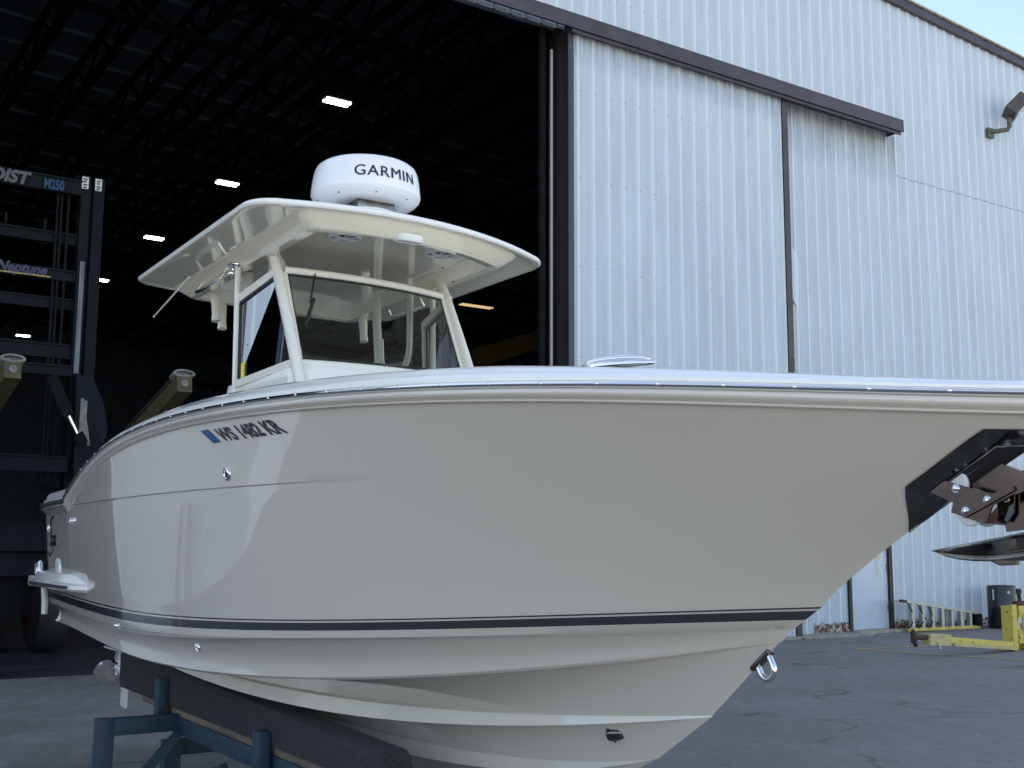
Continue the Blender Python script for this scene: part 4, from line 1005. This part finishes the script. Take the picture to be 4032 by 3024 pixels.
# ================================================================== BOW ROLLER AND ANCHOR
def anchor_gear():
    # polished plate wrapped round the stem, with a slot
    pl = MB()
    outer = [(3.168, 1.655), (3.190, 1.690), (3.206, 1.721), (3.222, 1.752), (3.240, 1.781), (3.280, 1.803), (3.319, 1.824), (3.363, 1.849), (3.408, 1.874), (3.456, 1.900), (3.505, 1.925), (3.547, 1.923), (3.585, 1.921), (3.64, 1.92)]
    inner = [(3.182, 1.662), (3.215, 1.684), (3.245, 1.705), (3.266, 1.732), (3.280, 1.758), (3.317, 1.779), (3.354, 1.799), (3.392, 1.821), (3.431, 1.842), (3.466, 1.862), (3.502, 1.882), (3.53, 1.882), (3.56, 1.882), (3.60, 1.882)]
    n = 8
    for sgn in (1, -1):
        rr = []
        for k in range(n + 1):
            r_ = []
            for a, b_ in zip(outer, inner):
                v = Vector(a).lerp(Vector(b_), k / n); p_, _ = on_hull(v.x, v.y, .004); r_.append((p_.x, p_.y * sgn, p_.z))
            rr.append(r_)
        pl.grid(rr)
        rr = []
        for k in range(6):
            r_ = []
            for a, b_ in zip([(3.215, 1.684), (3.245, 1.705), (3.266, 1.732), (3.280, 1.758)], [(3.222, 1.688), (3.270, 1.716), (3.305, 1.737), (3.325, 1.752)]):
                v = Vector(a).lerp(Vector(b_), k / 5); p_, _ = on_hull(v.x, v.y, .004); r_.append((p_.x, p_.y * sgn, p_.z))
            rr.append(r_)
        pl.grid(rr)
    plo = pl.build('stem_plate', M['dark_chrome'], boat, smooth=50)
    rim = MB()
    for sgn in (1, -1):
        for line_ in (outer, inner[4:]):
            pts = []
            for a in line_:
                p_, _ = on_hull(a[0], a[1], .004); pts.append((p_.x, p_.y * sgn, p_.z))
            rim.tube(pts, .0025, 6)
    rim.build('plate_rim', M['dark_chrome'], plo)
    pk_ = MB()
    for sgn in (1, -1):
        a_r = []; b_r = []
        for x_, z_ in inner[4:]:
            d_ = 0.0
            while d_ < .16 and bvh.ray_cast(Vector((x_ + d_ + .004, -4, z_)), Vector((0, 1, 0)))[0] is not None: d_ += .004
            a_ = on_hull(x_, z_, .003)[0]; b2_ = on_hull(x_ + d_, z_, .003)[0]; a_r.append((a_.x, a_.y * sgn, a_.z)); b_r.append((b2_.x + .003, b2_.y * sgn, b2_.z - .003))
        mid_ = [tuple((Vector(p) + Vector(q)) / 2 + Vector((.002, -.003 * sgn * 1.0, -.002))) for p, q in zip(a_r, b_r)]
        pk_.grid([a_r, mid_, b_r])
    pk_.bar((3.285, 0, 1.757), (3.70, 0, 2.015), .075, .045); pk_.build('roller_pocket', M['black'], plo, smooth=0)
    arm = [(3.289, 1.764), (3.342, 1.794), (3.467, 1.757), (3.494, 1.753), (3.585, 1.788), (3.70, 1.87), (3.74, 1.97), (3.76, 1.97), (3.73, 1.84), (3.583, 1.761), (3.488, 1.721), (3.47, 1.68), (3.454, 1.672), (3.391, 1.694), (3.357, 1.704), (3.365, 1.732), (3.351, 1.738)]
    T = Matrix(((1, 0, 0, 0), (0, 0, 1, 0), (0, 1, 0, 0), (0, 0, 0, 1)))
    for y in (-.058, .052):
        q = MB(); q.prism(arm, y, y + .006, T); o = q.build('roller_arm', M['anchor'], plo, smooth=0)
        for (x, z) in ((3.377, 1.771), (3.475, 1.735), (3.405, 1.707)):
            q = MB(); d = -1 if y < 0 else 1; yb = y if y < 0 else y + .006
            q.lathe([(.013, 0), (.013, .002), (.008, .0021), (.008, .010), (.006, .011), (.001, .011)], 6 if False else 14, 0, Tm((x, yb, z), (0, d, 0))); q.build('bolt', M['chrome'], o, smooth=40)
        if y < 0:
            q = MB(); q.bar((3.40, y - .004, 1.693), (3.56, y - .004, 1.765), .006, .012); q.build('arm_rib', M['anchor'], o, smooth=0)
    for (x, z, r) in ((3.362, 1.787, .040), (3.405, 1.708, .043)):
        q = MB(); q.lathe([(r * .9, -.045), (r, -.040), (r, -.034), (r * .55, -.004), (r * .55, .004), (r, .034), (r, .040), (r * .9, .045)], 28, 0, Tm((x, 0, z), (0, 1, 0))); q.build('nylon_roller', M['roller'], plo, smooth=40)
    # anchor: shank and plough
    an = thing('plough_anchor', 'brown polished plough anchor hanging from the bow roller with its point aft', 'anchor', BQ, BROT)
    sh = MB(); up_ = [(3.379, 1.81), (3.465, 1.845), (3.548, 1.812), (3.70, 1.86), (3.80, 1.93), (3.80, 1.90), (3.71, 1.83), (3.548, 1.782), (3.456, 1.754), (3.40, 1.772)]
    sh.prism(up_, -.010, .010, T); sh.build('shank', M['anchor'], an, smooth=0)
    lo_ = [(3.415, 1.675), (3.49, 1.737), (3.546, 1.760), (3.66, 1.82), (3.70, 1.80), (3.64, 1.70), (3.54, 1.655), (3.49, 1.650), (3.487, 1.667)]
    q = MB(); q.prism(lo_, -.006, .006, T); q.build('fluke_bracket', M['anchor'], an, smooth=0)
    q = MB(); g_ = [(3.474, 1.748), (3.50, 1.760), (3.53, 1.757), (3.525, 1.70), (3.505, 1.675), (3.48, 1.69)]; q.prism(g_, -.020, -.014, T); q.lathe([(.012, 0), (.010, .006), (.001, .008)], 12, 1, Tm((3.505, -.020, 1.738), (0, -1, 0))); q.build('hinge_plate', [M['dark_chrome'], M['chrome']], an, smooth=0)
    bl = MB(); tip = Vector((3.245, 0, 1.600)); n = 8
    for sgn in (1, -1):
        rr = []
        for k in range(n + 1):
            t = k / n; rx = 3.245 + .46 * t; ridge = Vector((rx, 0, 1.600 + .052 * t ** .8 + .03 * t * t)); low = Vector((3.245 + .44 * t, sgn * .105 * t ** .9, 1.600 - .030 * math.sin(math.pi * min(1, t * 1.1)) ** .7 * (1 - .3 * t)))
            mid = ridge.lerp(low, .5) + Vector((0, -sgn * .012 * t, .004 * t))
            rr.append([ridge, ridge.lerp(mid, .5), mid, mid.lerp(low, .5), low])
        bl.grid(rr)
    b_o = bl.build('plough_blade', M['blade'], an, smooth=40)
    sol = b_o.modifiers.new('thickness', 'SOLIDIFY'); sol.thickness = .006
    q = MB(); q.tube([(3.47, -.045, 1.572), (3.50, -.055, 1.568), (3.56, -.065, 1.568)], [.004, .009, .006], 8); q.build('weld_bead', M['wood'], b_o)
anchor_gear()

# ================================================================== BOAT STAND
st = thing('boat_stand', 'worn blue steel stand with charcoal carpeted bunks under the hull', 'boat stand', BQ, BROT)
for sgn in (-1, 1):
    q = MB(); y0 = sgn * .60
    def zt(x): 
        h = bvh.ray_cast(Vector((x, -.62, .2)), Vector((0, 0, 1))); return (h[0].z if h[0] else .8) + .006
    xs = np.linspace(-2.95, 1.06, 40)
    tops = [.888 - .0294 * (float(x) + 2.79) for x in xs]
    def zb(x): return .635
    prof = lambda x, t: [(x, y0 - .085, zb(x)), (x, y0 - .092, zb(x) + .04), (x, y0 - .092, t - .03), (x, y0 - .075, t - .005), (x, y0 + .05, t), (x, y0 + .07, t - .03), (x, y0 + .07, zb(x))]
    rws = [prof(float(x), t) for x, t in zip(xs, tops)]
    q.grid([list(r_) + [r_[0]] for r_ in rws]); q.f.append(tuple(range(7))); q.m.append(0); q.f.append(tuple(range(len(q.v) - 8, len(q.v) - 1))); q.m.append(0)
    q.build('carpeted_bunk', M['carpet'], st, smooth=30)
    q = MB(); q.box((-2.45, y0 - .07, .592), (.85, y0 + .04, .634), bev=.004); q.build('timber', M['wood'], st)
    q = MB(); q.box((-2.10, y0 - .075, .49), (.80, y0 + .055, .590), bev=.006); q.build('long_beam', M['blue_steel'], st)
    for x in (-1.83, -.13):
        q = MB(); q.box((x - .045, min(y0 + sgn * .095, y0 + sgn * .155), .51), (x + .045, max(y0 + sgn * .095, y0 + sgn * .155), .80 if x < -1 else .71), bev=.005); q.build('bunk_post', M['blue_steel'], st)
    for x in (-1.65,):
        q = MB(); q.box((x - .045, min(y0 + sgn * .06, sgn * 1.10), .512), (x + .045, max(y0 + sgn * .06, sgn * 1.10), .606), bev=.005); q.build('outrigger', M['blue_steel'], st)
        q = MB(); q.box((x - .048, sgn * 1.10 - .048, 0.012), (x + .048, sgn * 1.10 + .048, .609), bev=.005); q.box((x - .09, sgn * 1.10 - .09, 0), (x + .09, sgn * 1.10 + .09, .012)); q.build('leg', M['blue_steel'], st)
        q = MB(); q.bar((x + .06, y0 + sgn * .08, .50), (x + .06, sgn * 1.06, .10), .04, .05); q.build('brace', M['blue_steel'], st)
for x in (-2.05, -.55):
    q = MB(); q.box((x - .04, -.54, .30), (x + .04, .54, .395), bev=.005); q.build('cross_beam', M['blue_steel'], st)
for sgn in (-1, 1):
    for x, x2 in ((-.95, -1.75),):
        q = MB(); q.bar((x, sgn * .62, .40), (x2, sgn * .95, .03), .05, .04); q.build('brace', M['blue_steel'], st)
    for x in (-2.0, -.5):
        q = MB(); q.box((x - .05, sgn * .6 - .05, 0), (x + .05, sgn * .6 + .05, .40)); q.build('leg', M['blue_steel'], st, smooth=0)

# ================================================================== MARINA FORKLIFT INSIDE THE DOORWAY (local: x right, y into the shed, z up)
fk = thing('marina_forklift', 'dark blue marina forklift with tall mast just inside the doorway, two long forks raised', 'forklift', wp(2.8, -3.0, 0), WROT)
FX = 2.8
def fs(x): return x - FX
mirror = lambda a: -a
for sgn in (1, -1):
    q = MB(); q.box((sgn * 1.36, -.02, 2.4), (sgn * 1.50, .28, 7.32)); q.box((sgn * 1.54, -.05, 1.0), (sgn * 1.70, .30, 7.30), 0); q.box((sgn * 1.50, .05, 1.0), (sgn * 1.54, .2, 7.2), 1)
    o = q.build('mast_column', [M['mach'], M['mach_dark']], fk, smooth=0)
    q = MB(); q.box((sgn * 1.40, -.028, 4.20), (sgn * 1.47, -.022, 5.95)); q.build('pale_strip', M['mach_pale'], o, smooth=0)  # paler strip down the front of the column
    for x in (1.40, 1.60):
        q = MB(); q.box((sgn * x - .05, -.062, 7.10), (sgn * x + .05, -.056, 7.29)); lo_ = q.build('mast_label', M['rail_white'], o, smooth=0)
        q = MB()
        for j, z in enumerate((7.24, 7.20, 7.15, 7.11)): q.box((sgn * x - .03, -.066, z), (sgn * x + .03 - .01 * (j % 2), -.0625, z + .025))
        q.build('label_print', M['letter'], lo_, smooth=0)
    # chains and inner rail
    q = MB()
    for dx in (1.02, 1.08, 1.18): q.box((sgn * dx, .05, 2.5), (sgn * (dx + .035), .09, 7.0))
    q.build('chain', M['mach_dark'], fk, smooth=0)
    # gusset foot below the carriage with wear strip
    q = MB(); ft_ = [(1.38, 4.15), (1.62, 4.12), (1.80, 3.75), (1.88, 3.35), (1.80, 2.95), (1.62, 2.55), (1.42, 2.6)]; T = Matrix(((sgn, 0, 0, 0), (0, 0, 1, 0), (0, 1, 0, 0), (0, 0, 0, 1))); q.prism(ft_, -.30, -.10, T); o = q.build('carriage_side', M['mach'], fk, smooth=0)
    q = MB(); q.add([(sgn * (1.55 + .045 * math.cos(a) + (z - 3.44) * -.18), -.306, z + .05 * math.sin(a) * 0) for z, a in ((3.78, R(60)), (3.80, R(90)), (3.78, R(120)), (3.10, R(240)), (3.08, R(270)), (3.10, R(300)))], [(0, 1, 2, 3, 4, 5)]); q.box((sgn * 1.46, -.31, 3.12), (sgn * 1.56, -.302, 3.76)); q.build('wear_strip', M['dull_plastic'], o, smooth=0)
    q = MB(); q.bar((sgn * 1.02, -.35, 4.08), (sgn * 1.28, -.42, 3.50), .16, .16); q.bar((sgn * 1.42, -.44, 3.25), (sgn * 1.50, -.46, 3.10), .10, .14); o = q.build('tilt_cylinder', M['mach_dark'], fk, smooth=0)
    q = MB(); q.tube([(sgn * 1.28, -.42, 3.50), (sgn * 1.42, -.44, 3.22)], .035, 10); q.build('cylinder_rod', M['chrome'], o)
for z0, z1, y in ((6.99, 7.22, -.05), (6.22, 6.39, .10), (5.62, 5.79, .02), (5.19, 5.36, .10), (4.42, 4.64, .04), (4.13, 4.29, -.16), (2.68, 2.92, -.18), (1.52, 1.92, .3), (1.15, 1.47, .2)):
    q = MB(); q.box((-1.36, y, z0), (1.36, y + .12, z1)); q.box((-1.36, y - .03, z1 - .03), (1.36, y, z1)); q.build('cross_beam', M['mach'], fk, smooth=0)
for x in (.32, .88):
    q = MB(); q.box((x - .015, .1, 6.39), (x + .015, .12, 6.58)); q.build('stub', M['mach'], fk, smooth=0)
def flat_text(txt, size, off, shear, x, y, z, name, m, parent, sx=1.0, spacing=1.0):
    vs, fs_ = text2d(txt, size, off, shear, spacing, sx, 3)
    return MB().add([(x + u, y, z + v) for u, v in vs], fs_).build(name, m, parent, smooth=0, fixn=False)
M['blue_print'] = mat('blue_print', (.008, .05, .13), .6)
M['grey_print'] = mat('grey_print', (.09, .092, .10), .6)
M['violet_print'] = mat('violet_print', (.04, .04, .09), .6)
flat_text('HOIST',   .26, .012, .25, -.19, -.086, 7.01, 'lettering', M['grey_print'], fk, 1.0)
flat_text('M250', .21, .008, 0, .79, -.086, 7.005, 'lettering', M['blue_print'], fk, .62)
flat_text('Neptune', .21, .008, .35, .20, -.016, 5.665, 'lettering', M['violet_print'], fk, .95)
q = MB(); q.box((.25, -.018, 5.635), (.98, -.014, 5.655)); q.build('underline', M['yellow_line'], fk, smooth=0)
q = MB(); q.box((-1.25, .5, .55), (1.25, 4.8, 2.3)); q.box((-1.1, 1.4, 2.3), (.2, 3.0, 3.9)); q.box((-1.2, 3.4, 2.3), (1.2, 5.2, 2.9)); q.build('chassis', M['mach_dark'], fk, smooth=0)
for sx_, y in ((-1, .6), (1, .6), (-1, 4.2), (1, 4.2)):
    q = MB(); q.lathe([(.42, -.24), (.60, -.22), (.66, -.12), (.66, .12), (.60, .22), (.42, .24)], 30, 0, Tm((sx_ * 1.35 if y < 1 else sx_ * 1.2, y, .66), (1, 0, 0))); o = q.build('wheel', M['rubber'], fk)
    q = MB(); q.lathe([(.36, -.20), (.30, -.25), (.12, -.26), (.12, .26), (.30, .25), (.36, .20)], 24, 0, Tm((sx_ * 1.35 if y < 1 else sx_ * 1.2, y, .66), (1, 0, 0))); q.build('hub', M['red'], o)
for s_ in (4.26, 2.40):
    x = s_ - FX; a = Vector((x, -2.2 + .1, 2.72)); tipv = Vector((x, -5.12, 3.46)); d = (tipv - a).normalized()
    a = tipv - d * 5.2; 
    q = MB(); q.bar(a, tipv, .17, .20, 0); o = q.build('fork', M['pad'], fk, smooth=0)
    upv = Vector((1, 0, 0)).cross(d); upv = upv if upv.z > 0 else -upv
    q = MB(); q.bar(a + upv * .115, tipv + upv * .115 - d * .10, .20, .035); q.build('fork_pad', M['fork_top'], o, smooth=0)
    q = MB(); q.box((-.12, -.055, -.02), (.12, .055, .02), 0, Matrix(((1, 0, 0, 0), (0, 0, 1, 0), (0, 1, 0, 0), (0, 0, 0, 1))) if False else None, bev=.018)
    tipcap = MB(); T = Tm(tipv + upv * .125 + d * .005, d, (1, 0, 0)); tipcap.grid([[tuple(T @ Vector((rx * math.cos(2 * math.pi * j / 24) * (1), ry_ * math.sin(2 * math.pi * j / 24), z))) for j in range(24)] for rx, ry_, z in ((.130, .052, -.16), (.130, .052, .0), (.115, .040, .01), (.100, .026, .01), (.095, .022, -.04), (.01, .01, -.04))], close=True); tipcap.build('tip_guard', M['dull_plastic'], o, smooth=40)
    q = MB(); q.lathe([(.042, 0), (.040, .012), (.018, .014), (.016, .004), (.001, .004)], 20, 0, Tm(tipv + d * .001, d)); q.build('end_bolt', M['dull_plastic'], o, smooth=40)

# ================================================================== THINGS BY THE WALL
ld = thing('step_ladder', 'long aluminium stepladder lying on its side along the wall foot', 'ladder', wp(0, .42, 0), WROT)
A_, B_ = Vector((19.18, 0, .615)), Vector((21.70, 0, .30)); C_, D_ = Vector((19.36, 0, .05)), Vector((21.66, 0, .035))
q = MB(); q.bar(A_, B_, .05, .045); q.bar(A_ + Vector((0, .16, 0)), B_ + Vector((0, .05, 0)), .03, .04); q.build('side_rail', M['alu'], ld, smooth=0)
q = MB(); q.bar(C_, D_, .05, .06); q.build('side_rail', M['ladder_yellow'], ld, smooth=0)
q = MB(); q.bar(A_ - Vector((.02, 0, 0)), A_ + Vector((.14, 0, -.016)), .06, .055); q.build('foot_cap', M['black'], ld, smooth=0)
for i, x in enumerate((19.50, 19.82, 20.13, 20.44, 20.66, 20.75, 21.05, 21.22, 21.35)):
    t = (x - 19.18) / 2.52; zt_ = .615 - .315 * t - .02; w_ = .085 if i < 4 else (.05 if i in (4, 7) else .075)
    q = MB(); q.box((x - w_ / 2, -.03 if i not in (4, 7) else .05, .06), (x + w_ / 2, .05 if i not in (4, 7) else .09, zt_)); q.build('step', M['alu'], ld, smooth=0)
q = MB(); q.box((21.55, -.04, .05), (21.72, .08, .30)); q.build('top_cap', M['mach_dark'], ld, smooth=0)
for i, x in enumerate((19.50, 19.82, 20.13)):
    q = MB(); zt_ = .59 - .125 * (x - 19.18)
    q.bar((x - .17, -.03, zt_ + .02), (x - .03, -.03, zt_ - .16), .012, .02); q.bar((x - .17, -.03, .07), (x - .02, -.03, .20), .012, .02); q.build('knee_brace', M['mach_dark'], ld, smooth=0)

br = thing('plastic_drum', 'black plastic drum standing against the wall right of the ladder', 'drum', wp(22.20, .62, 0), 0)
q = MB(); q.lathe([(.26, 0), (.285, .02), (.292, .06), (.292, .42), (.298, .44), (.292, .46), (.292, .84), (.282, .87), (.25, .88), (.24, .865), (.001, .865)], 40); bro = q.build('barrel', M['barrel'], br, smooth=40)
q = MB(); q.lathe([(.030, .0), (.028, .006), (.001, .006)], 14, 0, Tm((.02, -.292, .74), (0, -1, 0))); q.build('bung', M['rail_white'], bro)
q = MB(); q.box((-.30 + .045, -.17, .58), (-.30 + .07, -.12, .80)); q.build('label', M['rail_white'], bro, smooth=0)

rg = thing('tow_dolly', 'chipped yellow towing dolly with a long low drawbar and rusty coupling', 'dolly', wp(0, 3.9, .05), WROT)
def Bx(name, a, b_, m=M['yellow_steel'], bev=.012, y0=-.05, y1=.05, par=None):
    q = MB(); q.box((a[0], y0, a[1]), (b_[0], y1, b_[1]), bev=bev); return q.build(name, m, par or rg)
q = MB(); q.bar((15.62, -.03, .19), (17.30, -.05, .045), .10, .10); q.build('drawbar', M['yellow_steel'], rg, smooth=0)
q = MB(); q.bar((15.7, -.14, .125), (17.3, -.14, -.005), .04, .05); q.build('drawbar_rail', M['cream_steel'], rg, smooth=0)
q = MB(); q.bar((15.17, -.04, .215), (15.66, -.05, .19), .15, .17); q.build('coupler_block', M['cream_steel'], rg, smooth=0)
q = MB(); q.tube([(14.86, -.04, .25), (15.22, -.04, .245)], .038, 10); q.tube([(14.87, -.04, .33), (14.87, -.04, .17)], .050, 10); q.tube([(14.90, -.04, .17), (14.91, -.04, .12)], .032, 8); q.tube([(14.86, -.04, .33), (14.86, -.04, .37)], .028, 8); q.build('coupling', M['rust_iron'], rg)
q = MB(); q.tube([(15.32, -.13, .18), (15.36, -.15, .07)], .012, 6); q.build('pin', M['galv'], rg)
q = MB(); q.box((17.31, -.10, -.04), (17.36, .10, .66)); q.box((17.37, -.06, -.045), (17.50, -.02, .68)); q.box((17.33, .02, .0), (17.50, .08, .66)); q.build('upright', M['yellow_steel'], rg, smooth=0)
q = MB(); q.bar((17.53, .02, .47), (17.76, .02, .10), .02, .10); q.bar((17.86, .06, .47), (17.86, .06, .10), .02, .05); q.build('gusset', M['yellow_steel'], rg, smooth=0)
Bx('head_box', (17.53, .47), (17.90, .66), y0=-.09, y1=.09)
q = MB(); q.lathe([(.062, 0), (.062, .012), (.05, .014), (.048, .004), (.001, .004)], 20, 0, Tm((17.76, -.09, .565), (0, -1, 0))); q.build('bushing', M['mach_dark'], rg, smooth=40)
q = MB(); q.tube([(17.50, -.02, .69), (17.80, -.02, .69)], .045, 10); q.tube([(17.66, -.02, .69), (17.64, -.02, .86)], .032, 10); q.tube([(17.64, -.02, .84), (17.64, -.02, .93)], .045, 10); q.build('screw_jack', M['rust_iron'], rg)
q = MB(); q.bar((17.88, .0, .60), (18.60, .0, .26), .09, .09); q.build('strut', M['yellow_steel'], rg, smooth=0)
q = MB(); q.box((17.50, -.08, .06), (17.80, .08, .12)); q.box((17.78, -.12, -.04), (18.6, .12, .13), bev=.01); q.box((17.76, .0, .12), (18.5, .10, .16)); q.build('chassis', M['yellow_steel'], rg)
for x in (17.92, 18.10):
    q = MB(); q.lathe([(.042, 0), (.04, .01), (.015, .012), (.001, .012)], 16, 0, Tm((x, -.12, .04), (0, -1, 0))); q.build('pin_head', M['mach_dark'], rg)
q = MB(); q.lathe([(.05, -.04), (.09, -.035), (.09, .035), (.05, .04)], 20, 0, Tm((18.45, 0, .04), (0, 1, 0))); q.build('wheel', M['rubber'], rg)
q = MB(); q.tube([(17.80, .02, .16), (17.95, .02, .19), (18.05, .02, .16), (18.2, .02, .22)], .022, 8); q.build('hose', M['rust_iron'], rg)

# white container beside the doorway, outside the frame but mirrored in the hull
ct = thing('storage_container', 'white ribbed container left of the doorway, seen only mirrored in the hull', 'container', wp(-3.06, -2.5, 0), WROT - R(8))
q = MB(); prof = []
x = 0
while x < 7.4:
    prof += [(x, 0), (x + .20, 0), (x + .215, -.07), (x + .285, -.07), (x + .30, 0)]; x += .33
gv = MB()
for k_ in range(22): gv.box((2.525, -.25 - k_ * .33 - .29, .14), (2.532, -.25 - k_ * .33 - .212, 2.73))
q.grid([[(2.6 + d, -.25 - xx, .12) for xx, d in prof], [(2.6 + d, -.25 - xx, 2.75) for xx, d in prof]]); q.build('side_panel', M['white_paint'], ct, smooth=0)
gv.build('groove_shade', M['groove'], ct, smooth=0)  # strips that paint the groove shading onto the white side panel
q = MB(); q.box((.3, -7.8, .0), (2.62, -.2, .12)); q.box((.3, -7.8, 2.75), (2.62, -.2, 2.9)); q.box((2.5, -.26, .12), (2.63, -.16, 2.75)); q.box((2.5, -7.85, .12), (2.63, -7.73, 2.75)); q.build('frame', M['white_paint'], ct, smooth=0)
q = MB(); q.box((.3, -7.73, .12), (.35, -.26, 2.75)); q.box((.35, -.26, .12), (2.5, -.2, 2.75)); q.box((.35, -7.78, .12), (2.5, -7.73, 2.75)); q.build('end_panel', M['white_paint'], ct, smooth=0)

# stepladder by the left part of the shed, mirrored in the hull
sl = thing('folding_stepladder', 'orange topped stepladder standing open, seen only mirrored in the hull side', 'ladder', (0, 0, 0), 0)
SLADDER = dict(loc=wp(-.95, 3.9, 0), rot=WROT + R(12))
sl.scale = (.5, .5, .5); sl.location = SLADDER['loc']; sl.rotation_euler.z = SLADDER['rot']
for sgn in (-1, 1):
    q = MB(); q.bar((sgn * .32, -.5, 0), (sgn * .20, 0, 2.4), .12, .10); q.build('front_rail', M['rail_grey'], sl, smooth=0)
    q = MB(); q.bar((sgn * .30, .6, 0), (sgn * .20, .05, 2.35), .10, .09); q.build('rear_rail', M['rail_grey'], sl, smooth=0)
q = MB(); q.box((-.24, -.12, 2.38), (.24, .16, 2.46), bev=.02); q.build('top_cap', M['orange'], sl)
for k in range(7):
    t = (k + 1) / 8; hw_ = .32 - .12 * t; q = MB(); q.box((-hw_, -.5 + .5 * t - .04, 2.4 * t), (hw_, -.5 + .5 * t + .05, 2.4 * t + .03)); q.build('step', M['alu'], sl, smooth=0)
q = MB(); q.box((-.22, .06, 1.75), (.22, .42, 1.78)); q.build('tool_shelf', M['orange'], sl, smooth=0)
